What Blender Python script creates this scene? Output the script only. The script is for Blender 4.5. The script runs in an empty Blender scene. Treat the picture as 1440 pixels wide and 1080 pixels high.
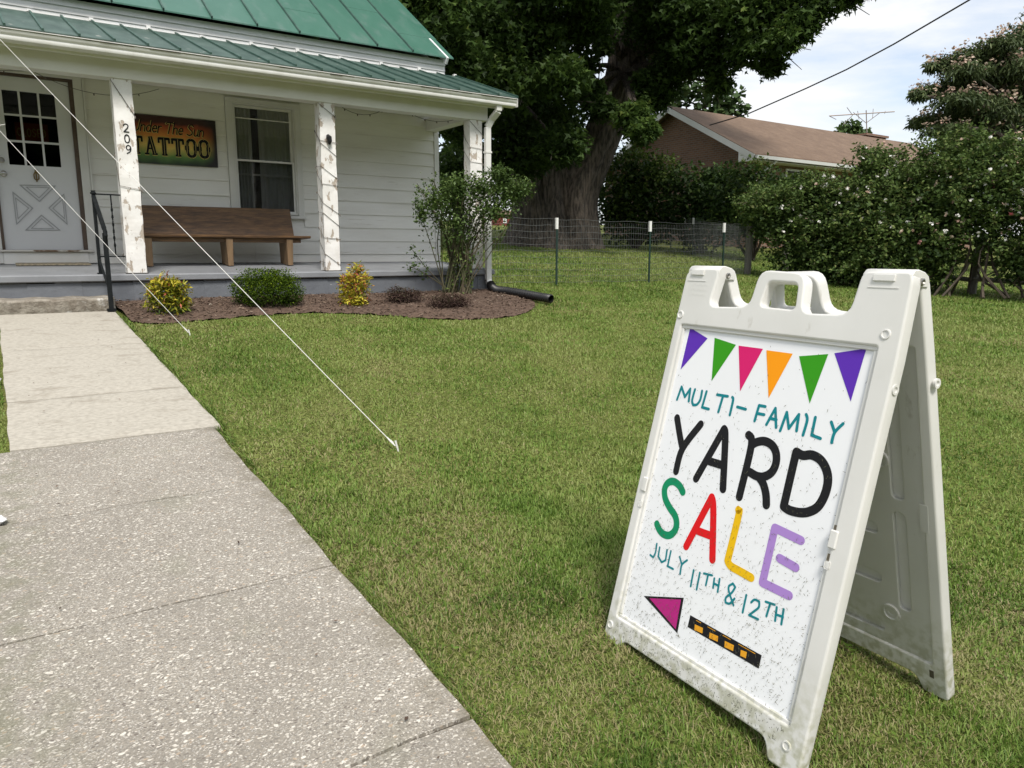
import bpy, math, random
import numpy as np
from mathutils import Vector, Matrix

random.seed(7)
rng = np.random.default_rng(11)
scene = bpy.context.scene
COL = scene.collection

# ------------------------------------------------------------------ camera
CAM_Z = 1.35
PITCH = math.radians(9.85)
YAW = math.radians(34.2)
FPX = 1052.0
cam = bpy.data.cameras.new("camera")
cam.sensor_fit = 'HORIZONTAL'; cam.sensor_width = 36.0
cam.lens = FPX / 1440.0 * 36.0
cam.clip_start = 0.05; cam.clip_end = 2000
camo = bpy.data.objects.new("camera", cam)
camo.location = (0, 0, CAM_Z)
camo.rotation_euler = (math.pi / 2 - PITCH, 0, -YAW)
COL.objects.link(camo)
scene.camera = camo

# ------------------------------------------------------------------ world, sun, exposure
SUN_EL, SUN_AZ = math.radians(54), math.radians(198)   # azimuth clockwise from +Y
world = bpy.data.worlds.new("World"); scene.world = world
world.use_nodes = True
nt = world.node_tree
for n in list(nt.nodes): nt.nodes.remove(n)
wo = nt.nodes.new("ShaderNodeOutputWorld")
bg = nt.nodes.new("ShaderNodeBackground"); bg.inputs[1].default_value = 0.098
sky = nt.nodes.new("ShaderNodeTexSky"); sky.sky_type = 'NISHITA'; sky.sun_disc = False
sky.sun_elevation = SUN_EL; sky.sun_rotation = SUN_AZ
sky.air_density = 1.0; sky.dust_density = 1.5; sky.ozone_density = 1.5
tc = nt.nodes.new("ShaderNodeTexCoord")
mp = nt.nodes.new("ShaderNodeMapping"); mp.inputs['Scale'].default_value = (1.0, 1.6, 6.5)
mp.inputs['Rotation'].default_value = (0.10, -0.06, 0.3)
n1 = nt.nodes.new("ShaderNodeTexNoise"); n1.inputs['Scale'].default_value = 2.1
n1.inputs['Detail'].default_value = 8; n1.inputs['Roughness'].default_value = 0.56
n1.inputs['Distortion'].default_value = 0.35
cr = nt.nodes.new("ShaderNodeValToRGB")
cr.color_ramp.elements[0].position = 0.38; cr.color_ramp.elements[0].color = (0.42, 0.42, 0.42, 1)
cr.color_ramp.elements[1].position = 0.60; cr.color_ramp.elements[1].color = (0.97, 0.97, 0.97, 1)
mx = nt.nodes.new("ShaderNodeMixRGB")
CLOUD = (5.4, 5.45, 5.5, 1)
mx.inputs[2].default_value = CLOUD
L = nt.links.new
L(tc.outputs['Generated'], mp.inputs[0]); L(mp.outputs[0], n1.inputs['Vector'])
L(n1.outputs[0], cr.inputs[0]); L(cr.outputs[0], mx.inputs[0])
L(sky.outputs[0], mx.inputs[1]); L(mx.outputs[0], bg.inputs[0]); L(bg.outputs[0], wo.inputs[0])

sl = bpy.data.lights.new("sun", 'SUN'); sl.energy = 2.1; sl.angle = math.radians(15); sl.color = (1.0, 0.95, 0.87)
so = bpy.data.objects.new("sun", sl); COL.objects.link(so)
sd = Vector((math.sin(SUN_AZ) * math.cos(SUN_EL), math.cos(SUN_AZ) * math.cos(SUN_EL), math.sin(SUN_EL)))
so.rotation_euler = sd.to_track_quat('Z', 'Y').to_euler(); so.location = (0, -5, 20)

vs = scene.view_settings
vs.view_transform = 'Standard'; vs.look = 'None'; vs.gamma = 1.0; vs.exposure = 0.98
vs.use_curve_mapping = False
scene.render.engine = 'CYCLES'
scene.cycles.max_bounces = 8; scene.cycles.transparent_max_bounces = 16

# ------------------------------------------------------------------ helpers
CY, SY = math.cos(YAW), math.sin(YAW)
def ray(px, py):
    r = px - 720.0; d = py - 540.0
    fw = FPX * math.cos(PITCH) - d * math.sin(PITCH); up = -(FPX * math.sin(PITCH) + d * math.cos(PITCH))
    return np.array([r * CY + fw * SY, -r * SY + fw * CY, up]), fw
def at(px, py, dist):
    """point in the world that was measured at this direction and horizontal distance"""
    R, fw = ray(px, py)
    return np.array([0, 0, CAM_Z]) + R * (dist / fw)
def ground_z(x, y):
    x = np.asarray(x, float); y = np.asarray(y, float)
    z = 0.087 * np.clip(y, -6, 25) + 0.055 * np.clip(y - 25, 0, 75)
    z = z + 0.055 * np.exp(-(((x - 1.85) / 0.62) ** 2 + ((y - 1.15) / 0.75) ** 2) ** 2)
    w = np.clip((x - 1.3) / 2.0, 0, 1)
    z = z + w * 0.018 * (np.sin(x * 1.3 + y * 0.7) + np.sin(y * 1.9 - x * 0.6)) * np.clip((9 - y) / 3, 0, 1)
    return z
def gz(x, y): return float(ground_z(x, y))
def vnoise(x, y, s, seed):
    """smooth value noise, 0..1"""
    r_ = np.random.default_rng(seed); T = r_.random((64, 64))
    u = x * s + 1000; v = y * s + 1000
    i = np.floor(u).astype(int); j = np.floor(v).astype(int); fu = u - i; fv = v - j
    fu = fu * fu * (3 - 2 * fu); fv = fv * fv * (3 - 2 * fv)
    g = lambda a, b: T[a % 64, b % 64]
    return (g(i, j) * (1 - fu) + g(i + 1, j) * fu) * (1 - fv) + (g(i, j + 1) * (1 - fu) + g(i + 1, j + 1) * fu) * fv
def fbm(x, y, s, seed):
    return (vnoise(x, y, s, seed) * 0.55 + vnoise(x, y, s * 2.3, seed + 1) * 0.3 + vnoise(x, y, s * 5.1, seed + 2) * 0.15)

def wloc(o):
    v = Vector((0, 0, 0))
    while o is not None:
        v = v + o.location; o = o.parent
    return v
def tag(o, label=None, cat=None, group=None, kind=None):
    if label: o['label'] = label
    if cat: o['category'] = cat
    if group: o['group'] = group
    if kind: o['kind'] = kind
    return o
def empty(name, loc=(0, 0, 0), label=None, cat=None, group=None, kind=None):
    o = bpy.data.objects.new(name, None); o.location = loc; o.empty_display_size = 0.1
    COL.objects.link(o); return tag(o, label, cat, group, kind)
def link(name, me, m, parent=None, smooth=False):
    o = bpy.data.objects.new(name, me); COL.objects.link(o)
    if m is not None and not me.materials: me.materials.append(m)
    if parent is not None: o.parent = parent
    if smooth: me.shade_smooth()
    return o
def np_mesh(name, V, F, m, parent=None, attrs=None, smooth=False, local=False):
    """V (n,3), F (m,k) arrays -> one object; vertices are world coordinates unless local"""
    V = np.asarray(V, np.float32).reshape(-1, 3); F = np.asarray(F, np.int32)
    if not local and parent is not None: V = V - np.array(wloc(parent), np.float32)
    me = bpy.data.meshes.new(name); k = F.shape[1]; nf = len(F)
    me.vertices.add(len(V)); me.vertices.foreach_set("co", V.ravel())
    me.loops.add(nf * k); me.loops.foreach_set("vertex_index", F.ravel())
    me.polygons.add(nf); me.polygons.foreach_set("loop_start", np.arange(nf, dtype=np.int32) * k)
    me.polygons.foreach_set("loop_total", np.full(nf, k, np.int32))
    for a, arr in (attrs or {}).items():
        at_ = me.attributes.new(a, 'FLOAT', 'FACE'); at_.data.foreach_set("value", np.asarray(arr, np.float32))
    me.update(calc_edges=True)
    return link(name, me, m, parent, smooth)

class MB:
    """collects simple shapes (world coordinates) into one mesh"""
    def __init__(s): s.v = []; s.f = []
    def add(s, v, f):
        b = len(s.v); s.v += [tuple(map(float, p)) for p in v]; s.f += [tuple(b + i for i in q) for q in f]; return s
    def box(s, x0, x1, y0, y1, z0, z1):
        v = [(x0, y0, z0), (x1, y0, z0), (x1, y1, z0), (x0, y1, z0), (x0, y0, z1), (x1, y0, z1), (x1, y1, z1), (x0, y1, z1)]
        return s.hexa(v)
    def hexa(s, v):
        return s.add(v, [(0, 3, 2, 1), (4, 5, 6, 7), (0, 1, 5, 4), (1, 2, 6, 5), (2, 3, 7, 6), (3, 0, 4, 7)])
    def bar(s, a, b, w, h=None, up=(0, 0, 1)):
        h = h or w; a = Vector(a); b = Vector(b); d = (b - a).normalized()
        up = Vector(up)
        if abs(d.dot(up)) > 0.98: up = Vector((1, 0, 0))
        sx = d.cross(up).normalized(); sz = sx.cross(d)
        v = []
        for p in (a, b):
            for q in ((-1, -1), (1, -1), (1, 1), (-1, 1)): v.append(p + sx * q[0] * w / 2 + sz * q[1] * h / 2)
        return s.add(v, [(3, 2, 1, 0), (4, 5, 6, 7), (0, 1, 5, 4), (1, 2, 6, 5), (2, 3, 7, 6), (3, 0, 4, 7)])
    def tube(s, pts, rad, n=8, caps=True):
        pts = [Vector(p) for p in pts]; rads = rad if hasattr(rad, '__len__') else [rad] * len(pts)
        prev = None; rings = []
        for i, p in enumerate(pts):
            d = (pts[min(i + 1, len(pts) - 1)] - pts[max(i - 1, 0)]).normalized()
            if prev is None:
                a = Vector((0, 0, 1)) if abs(d.z) < 0.9 else Vector((1, 0, 0))
                sx = d.cross(a).normalized()
            else:
                sx = (prev - d * prev.dot(d)).normalized()
            prev = sx; sy = d.cross(sx)
            rings.append([p + (sx * math.cos(t) + sy * math.sin(t)) * rads[i] for t in [2 * math.pi * k / n for k in range(n)]])
        v = [q for r in rings for q in r]; f = []
        for i in range(len(rings) - 1):
            for k in range(n):
                k2 = (k + 1) % n; f.append((i * n + k, i * n + k2, (i + 1) * n + k2, (i + 1) * n + k))
        if caps:
            f.append(tuple(range(n))[::-1]); f.append(tuple((len(rings) - 1) * n + k for k in range(n)))
        return s.add(v, f)
    def lathe(s, c, prof, n=16, axis='z'):
        v = []; f = []
        for (r, h) in prof:
            for k in range(n):
                t = 2 * math.pi * k / n; a, b = r * math.cos(t), r * math.sin(t)
                v.append({'z': (c[0] + a, c[1] + b, c[2] + h), 'y': (c[0] + a, c[1] + h, c[2] + b), 'x': (c[0] + h, c[1] + a, c[2] + b)}[axis])
        for i in range(len(prof) - 1):
            for k in range(n):
                k2 = (k + 1) % n; f.append((i * n + k, i * n + k2, (i + 1) * n + k2, (i + 1) * n + k))
        f.append(tuple(range(n))[::-1]); f.append(tuple((len(prof) - 1) * n + k for k in range(n)))
        return s.add(v, f)
    def prism_x(s, prof, x0, x1):
        """profile of (y,z) points run along x"""
        n = len(prof); v = [(x0, p[0], p[1]) for p in prof] + [(x1, p[0], p[1]) for p in prof]
        f = [tuple(range(n)), tuple(range(2 * n - 1, n - 1, -1))] + [(i, i + n, (i + 1) % n + n, (i + 1) % n) for i in range(n)]
        return s.add(v, f)
    def build(s, name, m, parent=None, smooth=False, bevel=0, local=False, fix=True):
        me = bpy.data.meshes.new(name)
        off = Vector((0, 0, 0)) if (parent is None or local) else wloc(parent)
        me.from_pydata([(p[0] - off.x, p[1] - off.y, p[2] - off.z) for p in s.v], [], s.f); me.update()
        if fix:
            import bmesh
            bm = bmesh.new(); bm.from_mesh(me); bmesh.ops.recalc_face_normals(bm, faces=bm.faces)
            if bevel: bmesh.ops.bevel(bm, geom=[e for e in bm.edges if e.calc_face_angle(0) > 0.5], offset=bevel, segments=1, affect='EDGES')
            bm.to_mesh(me); bm.free()
        o = link(name, me, m, parent)
        if smooth: me.set_sharp_from_angle(angle=math.radians(40)) if hasattr(me, 'set_sharp_from_angle') else me.shade_smooth()
        return o

def smooth_pts(P, k=5):
    P = [np.array(p, float) for p in P]
    if len(P) < 3: return P
    out = []
    for i in range(len(P) - 1):
        p0 = P[max(i - 1, 0)]; p1 = P[i]; p2 = P[i + 1]; p3 = P[min(i + 2, len(P) - 1)]
        for t in np.linspace(0, 1, k, endpoint=False):
            out.append(0.5 * ((2 * p1) + (-p0 + p2) * t + (2 * p0 - 5 * p1 + 4 * p2 - p3) * t * t + (-p0 + 3 * p1 - 3 * p2 + p3) * t ** 3))
    out.append(P[-1]); return out
def letters(groups, strokes, w, m, parent):
    i = 0
    for g_ in groups:
        strokes_mesh(strokes[i:i + g_], w, 'letter', m, parent, None, .0001); i += g_
def strokes_mesh(strokes, w, name, m, parent, M=None, z0=0.0, caps=True):
    """lettering: round-ended pen strokes as flat ribbons a hair above the board"""
    V = []; F = []; zi = 0
    for st in strokes:
        st = [np.array(p, float) for p in st]
        parts = [[st[0]]]
        for i in range(1, len(st) - 1):
            parts[-1].append(st[i]); a = st[i] - st[i - 1]; b = st[i + 1] - st[i]
            ca = (a @ b) / (np.linalg.norm(a) * np.linalg.norm(b) + 1e-9)
            if ca < 0.60: parts.append([st[i]])
        parts[-1].append(st[-1])
        for p in parts:
            q = smooth_pts(p); zi += 1; z = z0 + 0.00008 * zi
            n = len(q); base = len(V); hw = w / 2
            loop_l = []; loop_r = []
            for i in range(n):
                d = q[min(i + 1, n - 1)] - q[max(i - 1, 0)]; d = d / (np.linalg.norm(d) + 1e-9); nn = np.array([-d[1], d[0]])
                loop_l.append(q[i] + nn * hw); loop_r.append(q[i] - nn * hw)
            for a, b in zip(loop_l, loop_r): V += [(a[0], a[1], z), (b[0], b[1], z)]
            for i in range(n - 1): F.append((base + 2 * i, base + 2 * i + 1, base + 2 * i + 3, base + 2 * i + 2))
            if caps:
                for end, sgn in ((0, -1), (n - 1, 1)):
                    d = (q[1] - q[0]) if end == 0 else (q[-1] - q[-2]); d = d / (np.linalg.norm(d) + 1e-9); nn = np.array([-d[1], d[0]])
                    li, ri = base + 2 * end, base + 2 * end + 1; arc = []
                    for k in range(1, 6):
                        t = math.pi * k / 6; pt = q[end] + (nn * math.cos(t) + d * sgn * math.sin(t)) * hw
                        arc.append(len(V)); V.append((pt[0], pt[1], z))
                    F.append((li, *arc, ri))
    me = bpy.data.meshes.new(name); me.from_pydata([tuple(map(float, v)) for v in V], [], F); me.update()
    import bmesh
    bm = bmesh.new(); bm.from_mesh(me); bm.normal_update()
    for f in bm.faces:
        if f.normal.z < 0: f.normal_flip()
    bm.to_mesh(me); bm.free()
    o = link(name, me, m, parent)
    if M is not None: o.matrix_local = M
    return o
def polys_mesh(polys, name, m, parent, M=None, z=0.0005):
    V = []; F = []
    for p in polys:
        b = len(V); V += [(a[0], a[1], z) for a in p]; F.append(tuple(range(b, b + len(p))))
    me = bpy.data.meshes.new(name); me.from_pydata(V, [], F); me.update()
    o = link(name, me, m, parent)
    if M is not None: o.matrix_local = M
    return o
def fillet(P, r, k=4):
    """round the corners of a closed outline; r may be a list"""
    P = [np.array(p, float) for p in P]; n = len(P); out = []
    for i in range(n):
        ri = r[i] if hasattr(r, '__len__') else r
        a = P[i - 1] - P[i]; b = P[(i + 1) % n] - P[i]; la = np.linalg.norm(a); lb = np.linalg.norm(b)
        t = min(ri, la * 0.48, lb * 0.48)
        if t < 1e-5: out.append(P[i]); continue
        A = P[i] + a / la * t; B = P[i] + b / lb * t
        for s_ in np.linspace(0, 1, k + 1): out.append((1 - s_) ** 2 * A + 2 * s_ * (1 - s_) * P[i] + s_ ** 2 * B)
    return out
def plate(name, loops, half, bev, m, parent, M=None, zc=0.0, smooth=True):
    """flat plate with holes and rounded edges, from 2D outlines; thickness along local z"""
    cu = bpy.data.curves.new(name, 'CURVE'); cu.dimensions = '2D'; cu.fill_mode = 'BOTH'
    cu.extrude = max(half - bev, 0.0001); cu.bevel_depth = bev; cu.bevel_resolution = 2; cu.offset = -bev
    for lp in loops:
        sp = cu.splines.new('POLY'); sp.points.add(len(lp) - 1)
        for q, p in zip(sp.points, lp): q.co = (p[0], p[1], 0, 1)
        sp.use_cyclic_u = True
    tmp = bpy.data.objects.new(name, cu); COL.objects.link(tmp)
    dg = bpy.context.evaluated_depsgraph_get(); dg.update()
    me = bpy.data.meshes.new_from_object(tmp.evaluated_get(dg)); bpy.data.objects.remove(tmp)
    for v in me.vertices: v.co.z += zc
    me.materials.clear(); o = link(name, me, m, parent)
    if smooth: me.set_sharp_from_angle(angle=math.radians(35))
    if M is not None: o.matrix_local = M
    return o

# ------------------------------------------------------------------ materials
def rgb(c): return (c[0], c[1], c[2], 1)
def mat(name, c1, c2=None, scale=4, lo=0.35, hi=0.65, rough=0.6, c3=None, s3=8, lo3=0.55, hi3=0.7, stretch=(1, 1, 1), stretch3=None,
        bump=0.0, bscale=40, bdist=0.01, metal=0.0, spec=0.5, detail=5, bump3=False):
    m = bpy.data.materials.new(name); m.use_nodes = True; t = m.node_tree; N = t.nodes; K = t.links.new
    b = N['Principled BSDF']; b.inputs['Roughness'].default_value = rough; b.inputs['Metallic'].default_value = metal
    b.inputs['Specular IOR Level'].default_value = spec; b.inputs['Base Color'].default_value = rgb(c1)
    co = N.new('ShaderNodeTexCoord'); geo = N.new('ShaderNodeNewGeometry')
    def noise(sc, st, det=detail, off=0.0):
        mp_ = N.new('ShaderNodeMapping'); mp_.inputs['Scale'].default_value = st; mp_.inputs['Location'].default_value = (off, off * 0.7, off * 1.3)
        K(geo.outputs['Position'], mp_.inputs[0])
        n_ = N.new('ShaderNodeTexNoise'); n_.inputs['Scale'].default_value = sc; n_.inputs['Detail'].default_value = det
        n_.inputs['Roughness'].default_value = 0.6; K(mp_.outputs[0], n_.inputs['Vector']); return n_.outputs[0]
    def ramp(src, lo_, hi_):
        r_ = N.new('ShaderNodeMapRange'); r_.inputs[1].default_value = lo_; r_.inputs[2].default_value = hi_; K(src, r_.inputs[0]); return r_.outputs[0]
    col = None
    if c2 is not None:
        x = N.new('ShaderNodeMixRGB'); x.inputs[1].default_value = rgb(c1); x.inputs[2].default_value = rgb(c2)
        K(ramp(noise(scale, stretch), lo, hi), x.inputs[0]); col = x.outputs[0]
    mask3 = None
    if c3 is not None:
        y = N.new('ShaderNodeMixRGB'); y.inputs[2].default_value = rgb(c3)
        if col is not None: K(col, y.inputs[1])
        else: y.inputs[1].default_value = rgb(c1)
        mask3 = ramp(noise(s3, stretch3 or stretch, 8, 3.1), lo3, hi3); K(mask3, y.inputs[0]); col = y.outputs[0]
    if col is not None: K(col, b.inputs['Base Color'])
    if bump:
        bp = N.new('ShaderNodeBump'); bp.inputs['Strength'].default_value = bump; bp.inputs['Distance'].default_value = bdist
        K(noise(bscale, stretch), bp.inputs['Height']); last = bp
        if bump3 and mask3 is not None:
            b2 = N.new('ShaderNodeBump'); b2.inputs['Strength'].default_value = 0.6; b2.inputs['Distance'].default_value = 0.004; b2.invert = True
            K(mask3, b2.inputs['Height']); K(bp.outputs[0], b2.inputs['Normal']); last = b2
        K(last.outputs[0], b.inputs['Normal'])
    return m
def leaf_mat(name, stops, rough=0.5, trans=0.25, spec=0.22):
    m = bpy.data.materials.new(name); m.use_nodes = True; t = m.node_tree; N = t.nodes; K = t.links.new
    b = N['Principled BSDF']; b.inputs['Roughness'].default_value = rough; b.inputs['Specular IOR Level'].default_value = spec
    a = N.new('ShaderNodeAttribute'); a.attribute_name = 'tint'
    r_ = N.new('ShaderNodeValToRGB'); e = r_.color_ramp.elements
    while len(e) < len(stops): e.new(0.5)
    for el, (p, c) in zip(e, stops): el.position = p; el.color = rgb(c)
    K(a.outputs['Fac'], r_.inputs[0]); K(r_.outputs[0], b.inputs['Base Color'])
    if trans:
        tr = N.new('ShaderNodeBsdfTranslucent'); ms = N.new('ShaderNodeMixShader'); ms.inputs[0].default_value = trans
        K(r_.outputs[0], tr.inputs[0]); K(b.outputs[0], ms.inputs[1]); K(tr.outputs[0], ms.inputs[2]); K(ms.outputs[0], N['Material Output'].inputs[0])
    return m
def glass_mat(name, tint=(0.02, 0.022, 0.024), see=0.75):
    m = bpy.data.materials.new(name); m.use_nodes = True; t = m.node_tree; N = t.nodes; K = t.links.new
    g = N.new('ShaderNodeBsdfGlossy'); g.inputs['Roughness'].default_value = 0.03; g.inputs[0].default_value = (0.9, 0.92, 0.92, 1)
    tr = N.new('ShaderNodeBsdfTransparent'); tr.inputs[0].default_value = (see, see, see, 1)
    fr = N.new('ShaderNodeFresnel'); fr.inputs[0].default_value = 1.5
    ms = N.new('ShaderNodeMixShader'); K(fr.outputs[0], ms.inputs[0]); K(tr.outputs[0], ms.inputs[1]); K(g.outputs[0], ms.inputs[2])
    K(ms.outputs[0], N['Material Output'].inputs[0]); return m

M = {}
M['siding'] = mat('white_siding_paint', (0.80, 0.79, 0.755), (0.70, 0.685, 0.64), 2.2, 0.35, 0.75, 0.55, c3=(0.42, 0.38, 0.32), s3=9, lo3=0.62, hi3=0.85, stretch=(0.5, 1, 2.5), stretch3=(0.25, 1, 3.0), bump=0.12, bscale=25)
M['trim'] = mat('white_trim_paint', (0.76, 0.755, 0.73), (0.68, 0.67, 0.63), 3, 0.4, 0.8, 0.5, bump=0.08, bscale=30)
M['gutter'] = mat('white_gutter_metal', (0.76, 0.76, 0.74), (0.62, 0.61, 0.57), 2.0, 0.45, 0.85, 0.35, stretch=(3, 1, 0.6))
M['upper'] = mat('weathered_white_boards', (0.80, 0.80, 0.80), (0.70, 0.69, 0.68), 3, 0.4, 0.7, 0.6, c3=(0.42, 0.38, 0.34), s3=7, lo3=0.66, hi3=0.74, stretch=(0.6, 1, 3), bump=0.2, bscale=30)
M['post'] = mat('peeling_post_paint', (0.80, 0.79, 0.77), (0.71, 0.69, 0.66), 6, 0.42, 0.66, 0.6, c3=(0.42, 0.36, 0.30), s3=8.0, lo3=0.565, hi3=0.595, stretch=(1, 1, 0.8), stretch3=(1.5, 1.5, 0.75), bump=0.3, bscale=30, bump3=True)
M['casing'] = mat('casing_paint', (0.68, 0.675, 0.65), (0.60, 0.59, 0.55), 3, 0.4, 0.8, 0.5)
M['darkwood'] = mat('dark_brown_jamb', (0.075, 0.05, 0.038), (0.12, 0.085, 0.06), 8, 0.4, 0.7, 0.6)
M['door'] = mat('door_paint', (0.66, 0.665, 0.68), (0.61, 0.615, 0.63), 2, 0.4, 0.8, 0.45)
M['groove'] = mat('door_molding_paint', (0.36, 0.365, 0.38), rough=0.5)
M['worn'] = mat('worn_threshold', (0.62, 0.60, 0.56), (0.20, 0.14, 0.09), 7, 0.48, 0.56, 0.7, stretch=(0.5, 2, 1), bump=0.3)
M['roof'] = mat('green_roof_paint', (0.040, 0.125, 0.090), (0.062, 0.155, 0.118), 1.2, 0.35, 0.7, 0.42, c3=(0.10, 0.17, 0.145), s3=4, lo3=0.52, hi3=0.75, stretch=(1.5, 0.6, 0.6), bump=0.15, bscale=5, bdist=0.02)
M['roof2'] = mat('green_porch_roof_paint', (0.024, 0.056, 0.044), (0.070, 0.115, 0.096), 5, 0.32, 0.68, 0.5, c3=(0.34, 0.34, 0.31), s3=7, lo3=0.66, hi3=0.72, stretch=(1.2, 0.5, 0.5), bump=0.25, bscale=10, bdist=0.02)
M['seam'] = mat('roof_seam_paint', (0.028, 0.075, 0.056), (0.055, 0.11, 0.09), 6, 0.4, 0.6, 0.5)
M['rooflip'] = mat('roof_edge_tar', (0.035, 0.035, 0.033), (0.07, 0.06, 0.05), 9, 0.4, 0.6, 0.8)
M['porch'] = mat('grey_porch_paint', (0.235, 0.245, 0.262), (0.19, 0.197, 0.212), 3, 0.35, 0.7, 0.5, c3=(0.30, 0.30, 0.30), s3=6, lo3=0.62, hi3=0.8, bump=0.2, bscale=18)
M['porchface'] = mat('grey_base_paint', (0.150, 0.162, 0.182), (0.115, 0.125, 0.142), 2.5, 0.35, 0.7, 0.6, c3=(0.42, 0.42, 0.40), s3=8, lo3=0.70, hi3=0.74, stretch3=(1, 1, 2.0), bump=0.3, bscale=14, bdist=0.02)
M['rawcon'] = mat('rough_step_concrete', (0.31, 0.28, 0.235), (0.17, 0.145, 0.115), 13, 0.38, 0.62, 0.9, c3=(0.60, 0.59, 0.56), s3=3, lo3=0.58, hi3=0.66, bump=0.8, bscale=40, bdist=0.02)
M['iron'] = mat('black_iron_paint', (0.010, 0.012, 0.013), (0.020, 0.022, 0.023), 12, 0.4, 0.7, 0.65, spec=0.08)
M['bench'] = mat('brown_stained_oak', (0.092, 0.050, 0.024), (0.225, 0.120, 0.050), 5, 0.35, 0.65, 0.5, c3=(0.055, 0.033, 0.02), s3=7, lo3=0.45, hi3=0.7, stretch=(0.9, 2, 6), stretch3=(0.9, 3, 22), bump=0.2, bscale=14)
M['benchleg'] = mat('bench_leg_oak', (0.17, 0.11, 0.062), (0.24, 0.155, 0.085), 6, 0.35, 0.65, 0.5, stretch=(3, 3, 0.4))
M['rope'] = mat('white_rope', (0.62, 0.61, 0.58), rough=0.8)
M['wirecord'] = mat('light_string_cord', (0.055, 0.05, 0.042), rough=0.6)
M['bulb'] = mat('dull_bulb', (0.16, 0.14, 0.12), rough=0.25)
M['blackpipe'] = mat('black_corrugated_pipe', (0.012, 0.012, 0.013), rough=0.42)
M['galv'] = mat('galvanized_wire', (0.22, 0.23, 0.225), (0.14, 0.15, 0.145), 5, rough=0.4, metal=0.5)
M['tpost'] = mat('green_steel_post', (0.012, 0.032, 0.025), rough=0.5)
M['tposttop'] = mat('white_post_tip', (0.75, 0.75, 0.73), rough=0.5)
M['oldwood'] = mat('weathered_fence_wood', (0.13, 0.12, 0.105), (0.20, 0.185, 0.165), 6, 0.4, 0.65, 0.85, stretch=(3, 3, 0.5), bump=0.4, bscale=20)
M['bark'] = mat('maple_bark', (0.15, 0.122, 0.098), (0.040, 0.033, 0.027), 6, 0.40, 0.60, 0.9, c3=(0.13, 0.115, 0.10), s3=3, lo3=0.55, hi3=0.75, stretch=(2.4, 2.4, 0.42), bump=1.0, bscale=9, bdist=0.09)
M['twig'] = mat('twig_bark', (0.055, 0.042, 0.030), (0.09, 0.07, 0.05), 9, 0.4, 0.6, 0.8)
M['canes'] = mat('rose_canes', (0.10, 0.078, 0.05), (0.075, 0.08, 0.035), 4, 0.4, 0.6, 0.8)
M['plastic'] = mat('white_sign_plastic', (0.83, 0.825, 0.80), (0.76, 0.755, 0.72), 3.5, 0.35, 0.75, 0.38, c3=(0.52, 0.50, 0.44), s3=14, lo3=0.64, hi3=0.82, stretch3=(1.8, 1.8, 0.6), bump=0.05, bscale=90, bdist=0.002)
M['plastic_in'] = M['plastic']
M['metalpin'] = mat('steel_hinge_pin', (0.35, 0.34, 0.32), rough=0.35, metal=0.9)
M['hole'] = mat('dark_brown_slot', (0.10, 0.085, 0.06), rough=0.8)  # even dark brown for the thin boxes that stand for slots
M['poster'] = mat('corrugated_poster', (0.82, 0.835, 0.855), (0.79, 0.80, 0.825), 2, 0.3, 0.7, 0.42)
def flat(name, c, rough=0.6): return mat(name, c, rough=rough, spec=0.2)
M['teal'] = flat('teal_ink', (0.005, 0.20, 0.235)); M['black'] = flat('black_ink', (0.010, 0.010, 0.012)); M['green'] = flat('green_ink', (0.004, 0.235, 0.105))
M['red'] = flat('red_ink', (0.66, 0.008, 0.012)); M['yellow'] = flat('yellow_ink', (0.76, 0.46, 0.006)); M['lilac'] = flat('lilac_ink', (0.37, 0.22, 0.56))
M['fpurple'] = flat('purple_flag_ink', (0.100, 0.026, 0.40)); M['fgreen'] = flat('green_flag_ink', (0.035, 0.285, 0.008)); M['fpink'] = flat('pink_flag_ink', (0.62, 0.012, 0.14))
M['forange'] = flat('orange_flag_ink', (0.88, 0.31, 0.004)); M['magenta'] = flat('magenta_ink', (0.43, 0.020, 0.19)); M['amber'] = flat('amber_ink', (0.72, 0.33, 0.02))
M['interior'] = mat('dim_interior', (0.05, 0.048, 0.045), (0.08, 0.07, 0.06), 1.5, rough=0.9)
M['sheer'] = leaf_mat('sheer_curtain', [(0.0, (0.70, 0.71, 0.70)), (1.0, (0.7, 0.7, 0.7))], 0.9, 0.15, 0.05)
M['glass'] = glass_mat('window_glass', see=0.88)
M['screen'] = glass_mat('screened_glass', see=0.72)
M['doorglass'] = glass_mat('door_glass', see=0.6)
M['brass'] = mat('old_brass', (0.20, 0.14, 0.06), rough=0.4, metal=0.6)
M['nickel'] = mat('nickel_knob', (0.42, 0.41, 0.40), rough=0.3, metal=0.9)
M['matcloth'] = mat('patterned_doormat', (0.16, 0.14, 0.10), (0.28, 0.24, 0.17), 30, 0.45, 0.55, 0.95)
M['mulch'] = mat('mulch_soil', (0.085, 0.052, 0.036), (0.135, 0.088, 0.062), 16, 0.35, 0.65, 0.95, bump=1.0, bscale=35, bdist=0.03)
M['soil'] = mat('bare_soil', (0.07, 0.06, 0.045), rough=0.95)
M['white'] = mat('white_scrap', (0.75, 0.75, 0.75), rough=0.6)
M['shingle'] = mat('brown_shingles', (0.135, 0.088, 0.058), (0.185, 0.125, 0.084), 1.6, 0.35, 0.7, 0.9, c3=(0.10, 0.062, 0.046), s3=9, lo3=0.5, hi3=0.75, stretch3=(0.4, 1.5, 1.5), bump=0.5, bscale=6, bdist=0.05)
M['whitefar'] = mat('eave_white', (0.66, 0.67, 0.67), rough=0.5)
M['antenna'] = mat('antenna_metal', (0.30, 0.25, 0.22), rough=0.4, metal=0.5)
M['cable'] = mat('black_cable', (0.02, 0.02, 0.02), rough=0.6)
M['redwall'] = mat('red_wall_paint', (0.17, 0.03, 0.022), rough=0.7)

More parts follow.
